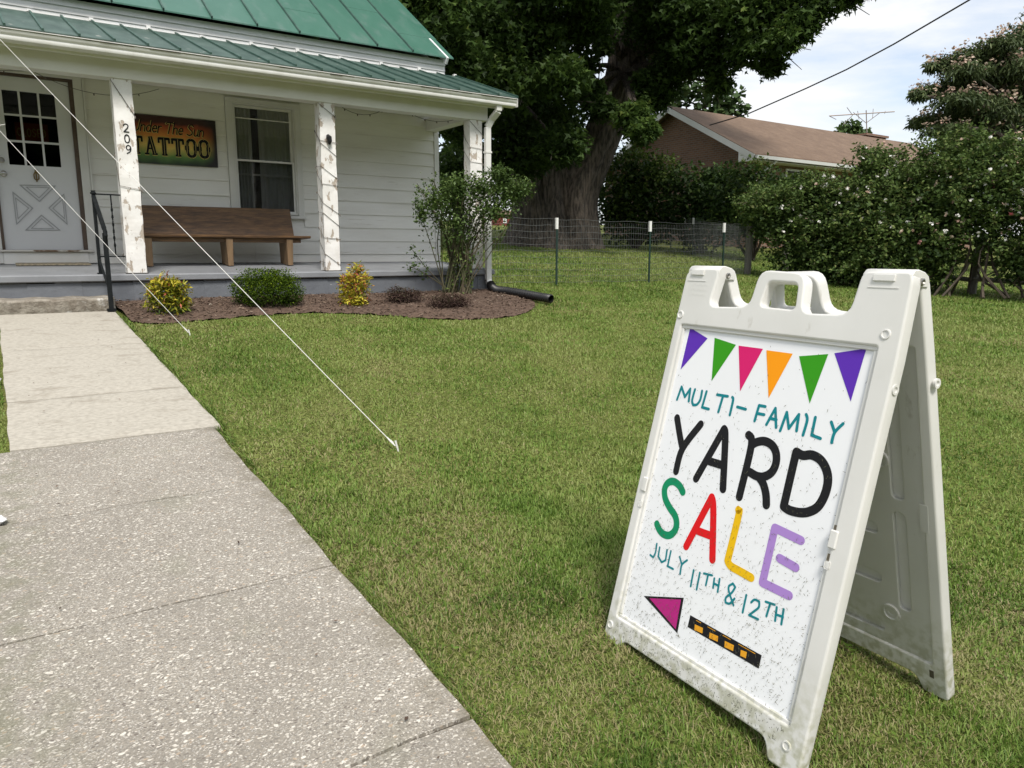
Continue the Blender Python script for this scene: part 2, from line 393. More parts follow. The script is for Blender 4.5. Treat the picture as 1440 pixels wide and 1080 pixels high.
def grime(m, z_lo, z_hi, col):
    t = m.node_tree; N = t.nodes; K = t.links.new; b = N['Principled BSDF']; src = b.inputs['Base Color'].links[0].from_socket
    g = N.new('ShaderNodeNewGeometry'); sp = N.new('ShaderNodeSeparateXYZ'); K(g.outputs['Position'], sp.inputs[0])
    r_ = N.new('ShaderNodeMapRange'); r_.inputs[1].default_value = z_hi; r_.inputs[2].default_value = z_lo; K(sp.outputs[2], r_.inputs[0])
    n_ = N.new('ShaderNodeTexNoise'); n_.inputs['Scale'].default_value = 38; n_.inputs['Detail'].default_value = 7; K(g.outputs['Position'], n_.inputs['Vector'])
    q = N.new('ShaderNodeMapRange'); q.inputs[1].default_value = .42; q.inputs[2].default_value = .62; K(n_.outputs[0], q.inputs[0])
    mu = N.new('ShaderNodeMath'); mu.operation = 'MULTIPLY'; K(r_.outputs[0], mu.inputs[0]); K(q.outputs[0], mu.inputs[1])
    x = N.new('ShaderNodeMixRGB'); K(mu.outputs[0], x.inputs[0]); K(src, x.inputs[1]); x.inputs[2].default_value = rgb(col); K(x.outputs[0], b.inputs['Base Color'])
grime(M['plastic'], .14, .40, (0.47, 0.47, 0.34))
_t = M['plastic'].node_tree; _b = _t.nodes['Principled BSDF']; _tr = _t.nodes.new('ShaderNodeBsdfTranslucent'); _ms = _t.nodes.new('ShaderNodeMixShader'); _ms.inputs[0].default_value = 0.24
_t.links.new(_b.inputs['Base Color'].links[0].from_socket, _tr.inputs[0]); _t.links.new(_b.outputs[0], _ms.inputs[1]); _t.links.new(_tr.outputs[0], _ms.inputs[2]); _t.links.new(_ms.outputs[0], _t.nodes['Material Output'].inputs[0])
# wall poster of the porch: painted glow of orange over green with dark edges (a flat print)
def wallart_mat():
    m = bpy.data.materials.new('sunset_print'); m.use_nodes = True; t = m.node_tree; N = t.nodes; K = t.links.new
    b = N['Principled BSDF']; b.inputs['Roughness'].default_value = 0.35
    co = N.new('ShaderNodeTexCoord'); sp = N.new('ShaderNodeSeparateXYZ'); K(co.outputs['Generated'], sp.inputs[0])
    nz = N.new('ShaderNodeTexNoise'); nz.inputs['Scale'].default_value = 5; K(co.outputs['Object'], nz.inputs['Vector'])
    ad = N.new('ShaderNodeMath'); ad.operation = 'MULTIPLY_ADD'; ad.inputs[1].default_value = 0.25; K(nz.outputs[0], ad.inputs[0]); K(sp.outputs[2], ad.inputs[2])
    r_ = N.new('ShaderNodeValToRGB'); e = r_.color_ramp.elements
    for _ in range(4): e.new(0.5)
    for el, (p, c) in zip(e, [(0.12, (0.02, 0.045, 0.02)), (0.30, (0.14, 0.30, 0.06)), (0.50, (0.80, 0.58, 0.14)), (0.70, (0.72, 0.28, 0.06)), (0.92, (0.42, 0.085, 0.03)), (1.08, (0.07, 0.02, 0.015))]): el.position = min(p, 1); el.color = rgb(c)
    K(ad.outputs[0], r_.inputs[0])
    # printed dark border
    def m1(op, a, bv):
        q = N.new('ShaderNodeMath'); q.operation = op
        for i, v in enumerate((a, bv)):
            if isinstance(v, (int, float)): q.inputs[i].default_value = v
            else: K(v, q.inputs[i])
        return q.outputs[0]
    dx = m1('ABSOLUTE', m1('SUBTRACT', sp.outputs[0], 0.48), 0); dz = m1('ABSOLUTE', m1('SUBTRACT', sp.outputs[2], 0.5), 0)
    d = m1('ADD', m1('POWER', m1('MULTIPLY', dx, 2.0), 4.0), m1('MULTIPLY', m1('POWER', m1('MULTIPLY', dz, 2.0), 4.0), 0.5))
    x = N.new('ShaderNodeMixRGB'); x.inputs[2].default_value = (0.018, 0.012, 0.012, 1)
    cl = N.new('ShaderNodeClamp'); K(d, cl.inputs[0]); K(cl.outputs[0], x.inputs[0]); K(r_.outputs[0], x.inputs[1]); K(x.outputs[0], b.inputs['Base Color'])
    return m
M['wallart'] = wallart_mat()

def ground_mat():
    m = bpy.data.materials.new('lawn_soil'); m.use_nodes = True; t = m.node_tree; N = t.nodes; K = t.links.new
    b = N['Principled BSDF']; b.inputs['Roughness'].default_value = 0.95; b.inputs['Specular IOR Level'].default_value = 0.1
    g = N.new('ShaderNodeNewGeometry')
    def nz(s, d=6):
        n = N.new('ShaderNodeTexNoise'); n.inputs['Scale'].default_value = s; n.inputs['Detail'].default_value = d; K(g.outputs['Position'], n.inputs['Vector']); return n.outputs[0]
    def rp(src, st):
        r_ = N.new('ShaderNodeValToRGB'); e = r_.color_ramp.elements
        while len(e) < len(st): e.new(0.5)
        for el, (p, c) in zip(e, st): el.position = p; el.color = rgb(c)
        K(src, r_.inputs[0]); return r_.outputs[0]
    a = rp(nz(0.9), [(0.3, (0.110, 0.140, 0.032)), (0.55, (0.155, 0.180, 0.048)), (0.75, (0.195, 0.185, 0.072))])
    f = rp(nz(45, 3), [(0.3, (0.35, 0.35, 0.35)), (0.7, (1.25, 1.25, 1.25))])
    x = N.new('ShaderNodeMixRGB'); x.blend_type = 'MULTIPLY'; x.inputs[0].default_value = 1; K(a, x.inputs[1]); K(f, x.inputs[2]); K(x.outputs[0], b.inputs['Base Color'])
    bp = N.new('ShaderNodeBump'); bp.inputs['Strength'].default_value = 0.8; bp.inputs['Distance'].default_value = 0.03; K(nz(60, 3), bp.inputs['Height']); K(bp.outputs[0], b.inputs['Normal'])
    return m
M['ground'] = ground_mat()

def aggregate_mat():
    m = bpy.data.materials.new('exposed_aggregate'); m.use_nodes = True; t = m.node_tree; N = t.nodes; K = t.links.new
    b = N['Principled BSDF']; b.inputs['Roughness'].default_value = 0.85; b.inputs['Specular IOR Level'].default_value = 0.25
    g = N.new('ShaderNodeNewGeometry')
    def nz(s, d=6, vec=None):
        n = N.new('ShaderNodeTexNoise'); n.inputs['Scale'].default_value = s; n.inputs['Detail'].default_value = d; K(vec or g.outputs['Position'], n.inputs['Vector']); return n
    def rng_(src, lo, hi, a=0, b_=1):
        r_ = N.new('ShaderNodeMapRange'); r_.inputs[1].default_value = lo; r_.inputs[2].default_value = hi; r_.inputs[3].default_value = a; r_.inputs[4].default_value = b_; K(src, r_.inputs[0]); return r_.outputs[0]
    def mul(a, b_):
        q = N.new('ShaderNodeMath'); q.operation = 'MULTIPLY'; K(a, q.inputs[0]); K(b_, q.inputs[1]); return q.outputs[0]
    def mix(fac, c1, c2):
        x = N.new('ShaderNodeMixRGB'); K(fac, x.inputs[0])
        for i, c in ((1, c1), (2, c2)):
            if isinstance(c, tuple): x.inputs[i].default_value = rgb(c)
            else: K(c, x.inputs[i])
        return x.outputs[0]
    base = mix(rng_(nz(1.3).outputs[0], 0.35, 0.65), (0.275, 0.248, 0.208), (0.345, 0.314, 0.265))
    base = mix(rng_(nz(160, 2).outputs[0], 0.35, 0.7), base, (0.19, 0.175, 0.152))
    # distort the lookup so that the stones are irregular
    dn = nz(30, 2); vm = N.new('ShaderNodeVectorMath'); vm.operation = 'SCALE'; vm.inputs['Scale'].default_value = 0.022; K(dn.outputs['Color'], vm.inputs[0])
    va = N.new('ShaderNodeVectorMath'); va.operation = 'ADD'; K(g.outputs['Position'], va.inputs[0]); K(vm.outputs[0], va.inputs[1])
    hgt = None
    for sc, keep, size, c in ((50, 0.88, 0.36, (0.63, 0.60, 0.53)), (74, 0.80, 0.38, (0.60, 0.56, 0.49)), (110, 0.74, 0.38, (0.56, 0.52, 0.46)), (78, 0.84, 0.42, (0.16, 0.14, 0.12)), (60, 0.90, 0.40, (0.36, 0.29, 0.22)), (185, 0.62, 0.42, (0.43, 0.41, 0.37))):
        mpn = N.new('ShaderNodeMapping'); mpn.inputs['Rotation'].default_value = (0, 0, sc * 0.3); mpn.inputs['Scale'].default_value = (1.0, 1.7, 0.4); K(va.outputs[0], mpn.inputs[0])
        v = N.new('ShaderNodeTexVoronoi'); v.inputs['Scale'].default_value = sc; K(mpn.outputs[0], v.inputs['Vector'])
        sp = N.new('ShaderNodeSeparateColor'); K(v.outputs['Color'], sp.inputs[0])
        k = mul(rng_(sp.outputs[0], keep, keep + 0.02), rng_(v.outputs['Distance'], size, size - 0.05))
        k = mul(k, rng_(nz(2.6).outputs[0], 0.25, 0.5, 0.55, 1.0))
        base = mix(k, base, c)
    # algae along the left edge and dirt
    base = mix(rng_(nz(3.1, 4).outputs[0], 0.60, 0.85, 0, 0.45), base, (0.20, 0.21, 0.14))
    base = mix(rng_(nz(0.8, 5).outputs[0], 0.52, 0.72, 0, 0.30), base, (0.15, 0.135, 0.11))
    sx = N.new('ShaderNodeSeparateXYZ'); K(g.outputs['Position'], sx.inputs[0])
    base = mix(mul(rng_(sx.outputs[0], 0.14, -0.12), rng_(nz(14, 6).outputs[0], 0.42, 0.66, 0, .6)), base, (0.15, 0.15, 0.095))
    base = mix(mul(rng_(sx.outputs[0], 0.80, 0.915), rng_(nz(12, 5).outputs[0], 0.45, 0.62, 0, .6)), base, (0.16, 0.14, 0.10))
    K(base, b.inputs['Base Color'])
    bp = N.new('ShaderNodeBump'); bp.inputs['Strength'].default_value = 0.7; bp.inputs['Distance'].default_value = 0.006; K(nz(110, 3).outputs[0], bp.inputs['Height']); K(bp.outputs[0], b.inputs['Normal'])
    return m
M['aggregate'] = aggregate_mat()
M['concrete'] = mat('pale_worn_concrete', (0.44, 0.41, 0.35), (0.30, 0.275, 0.23), 38, 0.40, 0.72, 0.9, c3=(0.24, 0.21, 0.165), s3=5, lo3=0.55, hi3=0.80, stretch=(0.9, 1.2, 1), stretch3=(0.8, 1.2, 1), bump=0.6, bscale=45, bdist=0.008, detail=8)

def brick_mat(name, c1, c2, mortar, axis):
    m = bpy.data.materials.new(name); m.use_nodes = True; t = m.node_tree; N = t.nodes; K = t.links.new
    b = N['Principled BSDF']; b.inputs['Roughness'].default_value = 0.9
    g = N.new('ShaderNodeNewGeometry'); sp = N.new('ShaderNodeSeparateXYZ'); K(g.outputs['Position'], sp.inputs[0])
    cb = N.new('ShaderNodeCombineXYZ'); K(sp.outputs[axis], cb.inputs[0]); K(sp.outputs[2], cb.inputs[1])
    br = N.new('ShaderNodeTexBrick'); K(cb.outputs[0], br.inputs['Vector']); br.inputs['Scale'].default_value = 1.0
    br.inputs['Brick Width'].default_value = 0.22; br.inputs['Row Height'].default_value = 0.08; br.inputs['Mortar Size'].default_value = 0.012
    br.inputs['Color1'].default_value = rgb(c1); br.inputs['Color2'].default_value = rgb(c2); br.inputs['Mortar'].default_value = rgb(mortar)
    K(br.outputs[0], b.inputs['Base Color']); return m
M['brick_y'] = brick_mat('brick_gable', (0.23, 0.115, 0.072), (0.16, 0.080, 0.055), (0.20, 0.17, 0.14), 1)
M['brick_x'] = brick_mat('brick_front', (0.23, 0.115, 0.072), (0.16, 0.080, 0.055), (0.20, 0.17, 0.14), 0)

MAPLE = [(0.0, (0.024, 0.046, 0.012)), (0.5, (0.054, 0.098, 0.022)), (0.85, (0.105, 0.165, 0.036)), (1.0, (0.17, 0.22, 0.05))]
M['maple'] = leaf_mat('maple_leaf', MAPLE, 0.55, 0.38)
M['hedge'] = leaf_mat('rose_leaf', [(0.0, (0.028, 0.054, 0.015)), (0.5, (0.072, 0.120, 0.030)), (0.85, (0.130, 0.185, 0.048)), (1.0, (0.18, 0.20, 0.065))], 0.6, 0.3)
M['rosecorner'] = leaf_mat('corner_rose_leaf', [(0.0, (0.040, 0.075, 0.018)), (0.6, (0.090, 0.145, 0.035)), (1.0, (0.18, 0.24, 0.07))], 0.5, 0.25, 0.25)
M['darkshrub'] = leaf_mat('dark_shrub_leaf', [(0.0, (0.018, 0.038, 0.011)), (0.6, (0.048, 0.090, 0.020)), (1.0, (0.12, 0.17, 0.035))], 0.55, 0.3)
M['mimosa'] = leaf_mat('mimosa_leaf', [(0.0, (0.038, 0.060, 0.024)), (0.6, (0.090, 0.125, 0.048)), (1.0, (0.17, 0.20, 0.085))], 0.5, 0.2)
M['far'] = leaf_mat('far_leaf', [(0.0, (0.03, 0.06, 0.022)), (0.6, (0.06, 0.105, 0.035)), (1.0, (0.10, 0.15, 0.05))], 0.6, 0.2)
M['pinkbloom'] = leaf_mat('pink_bloom', [(0.0, (0.50, 0.33, 0.27)), (0.6, (0.60, 0.47, 0.37)), (1.0, (0.66, 0.57, 0.46))], 0.7, 0.3)
M['whitebloom'] = leaf_mat('white_bloom', [(0.0, (0.62, 0.60, 0.55)), (1.0, (0.78, 0.78, 0.76))], 0.6, 0.2)
M['rosebloom'] = leaf_mat('pink_rose_bloom', [(0.0, (0.55, 0.14, 0.18)), (1.0, (0.62, 0.36, 0.32))], 0.6, 0.2)
M['nandina'] = leaf_mat('nandina_leaf', [(0.0, (0.055, 0.10, 0.018)), (0.30, (0.17, 0.20, 0.02)), (0.62, (0.46, 0.40, 0.03)), (0.80, (0.60, 0.50, 0.07)), (0.88, (0.40, 0.16, 0.05)), (1.0, (0.46, 0.13, 0.08))], 0.4, 0.2)
M['box'] = leaf_mat('boxwood_leaf', [(0.0, (0.016, 0.034, 0.004)), (0.6, (0.060, 0.105, 0.008)), (1.0, (0.16, 0.22, 0.014))], 0.7, 0.2, 0.08)
M['heath'] = leaf_mat('heath_leaf', [(0.0, (0.035, 0.020, 0.018)), (0.5, (0.085, 0.050, 0.040)), (0.9, (0.08, 0.085, 0.04)), (1.0, (0.12, 0.10, 0.07))], 0.8, 0.05)
M['chips'] = leaf_mat('mulch_chips', [(0.0, (0.050, 0.036, 0.027)), (0.6, (0.135, 0.092, 0.066)), (0.9, (0.22, 0.17, 0.13)), (1.0, (0.38, 0.33, 0.27))], 0.9, 0.0)
M['grass'] = leaf_mat('grass_blade', [(0.0, (0.062, 0.112, 0.016)), (0.35, (0.120, 0.205, 0.030)), (0.60, (0.200, 0.290, 0.060)), (0.74, (0.255, 0.265, 0.095)), (0.88, (0.270, 0.240, 0.110)), (1.0, (0.340, 0.290, 0.155))], 0.55, 0.25, 0.3)
M['clip'] = leaf_mat('grass_clipping', [(0.0, (0.055, 0.065, 0.035)), (1.0, (0.17, 0.16, 0.11))], 0.8, 0.0)

# ------------------------------------------------------------------ ground, bed, walkway
def grid_mesh(name, xs, ys, m, dz=0.0, parent=None):
    X, Y = np.meshgrid(xs, ys); Z = ground_z(X, Y) + dz
    V = np.stack([X, Y, Z], -1).reshape(-1, 3); nx = len(xs); ny = len(ys)
    i = np.arange(nx - 1)[None, :] + np.arange(ny - 1)[:, None] * nx
    F = np.stack([i, i + 1, i + nx + 1, i + nx], -1).reshape(-1, 4)
    return np_mesh(name, V, F, m, parent, smooth=True)
xs = np.concatenate([[-400, -150, -60, -30], np.linspace(-15, 0, 16), np.linspace(0.15, 8, 54), np.linspace(8.4, 30, 50), [40, 60, 90, 150, 250, 500]])
ys = np.concatenate([[-300, -100, -40, -15, -8], np.linspace(-6, 0, 8), np.linspace(0.15, 9, 60), np.linspace(9.3, 30, 50), [35, 45, 60, 80, 100, 140, 250, 500, 900]])
g = grid_mesh('lawn', xs, ys, M['ground'], -0.012); tag(g, 'mown green lawn with straw coloured patches', kind='structure')

BED = [(1.00, 9.28), (1.00, 8.70), (1.03, 8.12), (1.25, 7.92), (1.8, 8.02), (2.4, 8.14), (2.9, 8.12), (3.5, 7.82), (4.1, 7.42), (4.7, 7.32), (5.2, 7.46), (5.6, 7.76), (5.9, 8.15), (6.12, 8.6), (6.25, 9.3), (6.3, 10.0), (6.0, 10.6), (6.0, 9.28)]
BEDS = np.array(smooth_pts(BED[2:15], 4) + [np.array(p) for p in BED[15:]] + [np.array(BED[0]), np.array(BED[1])])
def inside(poly, x, y):
    c = np.zeros(len(x), bool); n = len(poly)
    for i in range(n):
        x1, y1 = poly[i]; x2, y2 = poly[(i + 1) % n]
        if y1 == y2: continue
        t = ((y1 > y) != (y2 > y)) & (x < (x2 - x1) * (y - y1) / (y2 - y1) + x1); c ^= t
    return c
import bmesh
bm = bmesh.new()
vs_ = [bm.verts.new((p[0], p[1], gz(p[0], p[1]) - 0.004)) for p in BEDS]
cx_, cy_ = 3.9, 8.65
f_ = bm.faces.new(vs_); bmesh.ops.triangulate(bm, faces=[f_])
bmesh.ops.subdivide_edges(bm, edges=bm.edges[:], cuts=4, use_grid_fill=True)
for v in bm.verts:
    e_ = min(math.hypot(v.co.x - q[0], v.co.y - q[1]) for q in BEDS[:-4])
    v.co.z = gz(v.co.x, v.co.y) - 0.004 + 0.045 * min(e_ / 0.3, 1) + 0.008 * math.sin(v.co.x * 17) * math.sin(v.co.y * 13)
me = bpy.data.meshes.new('mulch_bed'); bm.to_mesh(me); bm.free()
o = link('mulch_bed', me, M['mulch']); tag(o, 'brown bark mulch bed along the porch foot', kind='structure')
# loose mulch
n = 15000
px_ = rng.uniform(0.98, 6.45, n); py_ = rng.uniform(7.1, 10.6, n)
k = inside(BEDS, px_ + rng.normal(0, .03, n) * (px_ > 1.3), py_ + rng.normal(0, .035, n)) & (px_ > 1.0) & ~((px_ < 5.98) & (py_ > 9.28)); px_, py_ = px_[k], py_[k]
n = len(px_); a = rng.uniform(0, math.pi * 2, n); Ls = rng.uniform(0.006, 0.026, n); Ws = Ls * rng.uniform(0.25, 0.5, n)
tz = rng.uniform(-0.5, 0.5, n); ed_ = np.min(np.stack([np.hypot(px_ - q[0], py_ - q[1]) for q in BEDS[:-4]]), 0); zc = ground_z(px_, py_) + 0.002 + .045 * np.minimum(ed_ / .3, 1) * inside(BEDS, px_, py_) + rng.uniform(0, .012, n)
dv = np.stack([np.cos(a), np.sin(a), tz * 0.6], -1) * Ls[:, None]; wv = np.stack([-np.sin(a), np.cos(a), rng.uniform(-0.4, 0.4, n)], -1) * Ws[:, None]
c = np.stack([px_, py_, zc], -1)
V = np.stack([c - dv, c + wv, c + dv, c - wv + [0, 0, 0.004]], 1).reshape(-1, 3)
o = np_mesh('mulch_chips', V, np.arange(n * 4).reshape(-1, 4), M['chips'], attrs={'tint': rng.beta(2, 2, n)})
tag(o, 'loose bark chips spread over the planting bed', 'mulch', kind='stuff')

walk = empty('walkway', (0, 0, 0), 'straight concrete walkway running to the porch step', kind='structure')
WL, WR = -0.15, 0.915
joints = [8.72, 6.9, 5.30, 4.335, 3.40, 2.49, 1.54, 0.62, -0.3, -1.3]
for i in range(len(joints) - 1):
    jg = 0.008 if joints[i + 1] > 4.2 else 0.005
    y1, y0 = joints[i] - jg, joints[i + 1] + jg
    pale = y0 > 4.2
    xr = 0.955 if pale else WR
    rows = 15; V = []; F = []
    cols = [(-0.035 if pale else WL), *np.linspace(0.15, 0.75, 4), xr]
    mb = MB()
    top = []
    for r_ in range(rows):
        y = y0 + (y1 - y0) * r_ / (rows - 1)
        row = []
        for j, x in enumerate(cols):
            xx = x + (0.004 * math.sin(y * 5.0 + j) + 0.0025 * math.sin(y * 17)) * (j in (0, len(cols) - 1))
            edge = 0.006 if (r_ in (0, rows - 1) or j in (0, len(cols) - 1)) else 0
            row.append((xx, y + (0.006 * math.sin(x * 11 + i) if r_ in (0, rows - 1) else 0), 0.087 * y + 0.022 - edge + 0.0012 * ((i * 7) % 3 - 1)))
        top.append(row)
    v = [p for r_ in top for p in r_]; nc = len(cols); f = []
    for r_ in range(rows - 1):
        for j in range(nc - 1): q = r_ * nc + j; f.append((q, q + 1, q + nc + 1, q + nc))
    ring = [j for j in range(nc)] + [r_ * nc + nc - 1 for r_ in range(1, rows)] + [(rows - 1) * nc + j for j in range(nc - 2, -1, -1)] + [r_ * nc for r_ in range(rows - 2, 0, -1)]
    b0 = len(v); v += [(v[q][0], v[q][1], v[q][2] - 0.12) for q in ring]
    for a_ in range(len(ring)):
        b_ = (a_ + 1) % len(ring); f.append((ring[a_], b0 + a_, b0 + b_, ring[b_]))
    mb.add(v, f); mb.build('slab', M['concrete'] if pale else M['aggregate'], walk, fix=True)
mb = MB()
mb.add([(WL + .13, -1.3, 0.087 * -1.3 + 0.008), (WR - .02, -1.3, 0.087 * -1.3 + 0.008), (WR - .02, 8.7, 0.087 * 8.7 + 0.008), (WL + .13, 8.7, 0.087 * 8.7 + 0.008)], [(0, 1, 2, 3)])
mb.build('joint_bed', M['soil'], walk)

# grass
def make_grass():
    def sample(n, r0, r1, p):
        th = rng.uniform(-0.74, 1.0, n) + YAW
        u = rng.random(n); e = 2 - p
        r = (r0 ** e + u * (r1 ** e - r0 ** e)) ** (1 / e)
        return np.sin(th) * r, np.cos(th) * r, r
    X = []; Y = []
    x, y, r = sample(275000, 0.75, 3.4, 0.0); X.append(x); Y.append(y)
    x, y, r = sample(540000, 3.4, 26, 1.75); X.append(x); Y.append(y)
    # strip to the left of the walk and behind the camera cone
    x = rng.uniform(-1.6, -0.04, 36000); y = rng.uniform(1.2, 8.0, 36000); X.append(x); Y.append(y)
    x = np.concatenate(X); y = np.concatenate(Y)
    bad = ((x > np.where(y < 4.33, -0.165, -0.05)) & (x < 0.925) & (y < 8.75)) | ((x < 6.0) & (y > 8.75)) | inside(BEDS, x, y)
    sp_ = np.exp(-(((x - 1.50) / 0.24) ** 2 + ((y - 2.55) / 0.32) ** 2)) + .9 * np.exp(-(((x - 2.62) / 0.28) ** 2 + ((y - 2.6) / 0.16) ** 2)) + .6 * np.exp(-((x - 1.0) / .10) ** 2) * (y < 7) + .7 * np.exp(-(((x - 2.5) / 0.4) ** 2 + ((y - 0.85) / 0.2) ** 2)) + .6 * np.exp(-(((x - 1.35) / 0.15) ** 2 + ((y - 4.1) / 0.5) ** 2))
    bad |= rng.random(len(x)) < sp_ * .55 * (fbm(x, y, 6.0, 77) > .38)
    x, y = x[~bad], y[~bad]
    r = np.hypot(x, y); n = len(x)
    z = ground_z(x, y) - 0.012
    patch = fbm(x, y, 0.75, 5); patch2 = fbm(x, y, 2.6, 21); mow = fbm(x * 0.3, y, 1.1, 33)
    near_walk = np.exp(-((x - 1.0) / 0.50) ** 2) * (y < 8) * (0.12 + 0.40 * fbm(x, y, 1.6, 88))
    spots = 0.45 * np.exp(-(((x - 1.50) / 0.22) ** 2 + ((y - 2.55) / 0.28) ** 2)) + 0.30 * np.exp(-(((x - 2.6) / 0.25) ** 2 + ((y - 2.55) / 0.2) ** 2)) + 0.25 * np.exp(-(((x - 2.5) / 0.4) ** 2 + ((y - 0.85) / 0.25) ** 2))
    dry = np.clip((patch - 0.50) * 1.7 + (patch2 - 0.5) * 0.9 + near_walk * 1.25 + spots * 1.2 + 0.04, 0.02, 0.72)
    dry = np.where(r > 4, dry * 0.6, dry)
    straw = rng.random(n) < dry
    tint = np.where(straw, rng.uniform(0.70, 1.0, n), np.clip(rng.normal(0.30, 0.17, n) + (patch2 - 0.5) * 0.75 + (fbm(x, y, 0.45, 61) - .47) * 1.1 + (mow - .5) * 0.45 + (fbm(x, y, 9.0, 51) - .5) * .5 + np.clip((r - 3) / 14, 0, 0.22), 0, 0.68))
    grow = 0.30 + 1.55 * fbm(x, y, 4.5, 9)
    Lb = rng.uniform(0.013, 0.033, n) * grow * np.where(straw, 0.85, 1.0) * (1 + np.clip((r - 6) / 20, 0, 0.6))
    Wb = rng.uniform(0.0010, 0.0021, n) * np.clip(r / 2.0, 1.0, 12.0) ** 0.95
    lean = np.where(straw, rng.uniform(0.7, 1.5, n), np.abs(rng.normal(0.75, 0.42, n))).clip(0, 1.5)
    # clippings hang over the edge of the walk a little
    a = rng.uniform(0, 2 * math.pi, n); d = np.stack([np.cos(a), np.sin(a)], -1)
    sa = a + math.pi / 2 + rng.normal(0, 0.5, n); s = np.stack([np.cos(sa), np.sin(sa)], -1) * Wb[:, None]
    P0 = np.stack([x, y, z], -1)
    h1 = Lb * 0.55; l1 = lean * 0.6; l2 = (lean * 1.25).clip(0, 1.65)
    P1 = P0 + np.concatenate([d * (h1 * np.sin(l1))[:, None], (h1 * np.cos(l1))[:, None]], 1)
    P2 = P1 + np.concatenate([d * (Lb * 0.45 * np.sin(l2))[:, None], (Lb * 0.45 * np.cos(l2))[:, None]], 1)
    P2[:, 2] = np.maximum(P2[:, 2], z + 0.006)
    S = np.concatenate([s, np.zeros((n, 1))], 1)
    nr = r < 4.2
    # near: three triangles, far: one
    A0, A1, B0, B1, C = (P0 - S)[nr], (P0 + S)[nr], (P1 - S * .8)[nr], (P1 + S * .8)[nr], P2[nr]
    m_ = nr.sum(); V1 = np.stack([A0, A1, B0, B1, C], 1).reshape(-1, 3); b = np.arange(m_)[:, None] * 5
    F1 = np.concatenate([b + [0, 1, 3], b + [0, 3, 2], b + [2, 3, 4]], 1).reshape(-1, 3); T1 = np.repeat(tint[nr], 3)
    fr = ~nr; k_ = fr.sum(); V2 = np.stack([(P0 - S)[fr], (P0 + S)[fr], P2[fr]], 1).reshape(-1, 3)
    F2 = np.arange(k_ * 3).reshape(-1, 3) + len(V1)
    o = np_mesh('grass', np.concatenate([V1, V2]), np.concatenate([F1, F2]), M['grass'], attrs={'tint': np.concatenate([T1, tint[fr]])})
    tag(o, 'short mown grass covering the yard', 'grass', kind='stuff')
make_grass()
# low broad-leaved weeds and ragged tufts on the path edge
def low_weeds():
    n = 420; th = rng.uniform(-.6, .7, n) + YAW; r = rng.uniform(1.3, 7.5, n); x = np.sin(th) * r; y = np.cos(th) * r
    k = (x > 1.0) & (y < 7.0); x, y = x[k], y[k]; X = np.repeat(x, 9) + rng.normal(0, .022, len(x) * 9); Y = np.repeat(y, 9) + rng.normal(0, .022, len(x) * 9)
    n = len(X); a = rng.uniform(0, 6.28, n); L = rng.uniform(.005, .012, n); P = np.stack([X, Y, ground_z(X, Y) + rng.uniform(.004, .022, n)], -1)
    d = np.stack([np.cos(a), np.sin(a), rng.normal(.15, .2, n)], -1) * L[:, None]; w = np.stack([-np.sin(a), np.cos(a), rng.normal(0, .2, n)], -1) * L[:, None] * .42
    V = np.stack([P - d, P - w, P + d, P + w], 1).reshape(-1, 3)
    o = np_mesh('weeds', V, np.arange(n * 4).reshape(-1, 4), M['grass'], attrs={'tint': np.clip(rng.normal(.2, .1, n), 0, .5)}); tag(o, 'clover and broad leaved weeds low in the lawn', 'weeds', kind='stuff')
    n = 5200; y = rng.uniform(1.1, 8.3, n); k = fbm(y, y * 0, 3.0, 71) > rng.uniform(.25, .75, n); y = y[k]; n = len(y); x = .935 + np.where(y > 4.33, .03, 0) + np.abs(rng.normal(0, .02, n)); z = ground_z(x, y)
    L = rng.uniform(.03, .075, n); a = rng.normal(math.pi, 1.0, n); h = rng.uniform(.25, .95, n)
    P = np.stack([x, y, z], -1); d = np.stack([np.cos(a) * (1 - h * .5), np.sin(a) * (1 - h * .5), h * .8], -1) * L[:, None]; w = np.stack([-np.sin(a), np.cos(a), 0 * a], -1) * (.0013 * np.clip(y / 2, 1, 4))[:, None]
    V = np.stack([P - w, P + w, P + d], 1).reshape(-1, 3)
    o = np_mesh('edge_grass', V, np.arange(n * 3).reshape(-1, 3), M['grass'], attrs={'tint': np.clip(rng.normal(.4, .25, n), 0, 1)}); tag(o, 'ragged grass tufts leaning over the walkway edge', 'grass', kind='stuff')
low_weeds()

# ------------------------------------------------------------------ the white house
house = empty('white_house', (3.0, 11.0, 0.95), 'old white wooden house with green metal roofs and a front porch', 'house')
WY = 10.82      # face of the wall core
def part(mb, name, m, **k): return mb.build(name, M[m], house, **k)
mb = MB()
X0, X1, YB, ZT = -4.0, 5.90, 17.4, 4.28
D0, D1, DZ0, DZ1 = 0.07, 0.955, 1.23, 3.41
W0, W1, WZ0, WZ1 = 2.80, 3.64, 1.90, 3.36
for (a, b, z0, z1) in ((X0, D0, 1.0, ZT), (D0, D1, DZ1, ZT), (D1, W0, 1.0, ZT), (W0, W1, 1.0, WZ0), (W0, W1, WZ1, ZT), (W1, X1, 1.0, ZT)):
    mb.box(a, b, WY, WY + 0.12, z0, z1)
mb.box(X1 - 0.12, X1, WY + 0.12, YB, 1.0, ZT); mb.box(X0, X0 + 0.12, WY + 0.12, YB, 1.0, ZT); mb.box(X0, X1, YB, YB + 0.12, 1.0, ZT)
PKY, PKZ = 14.1, 4.28 + 0.70 * (14.1 - 10.85)
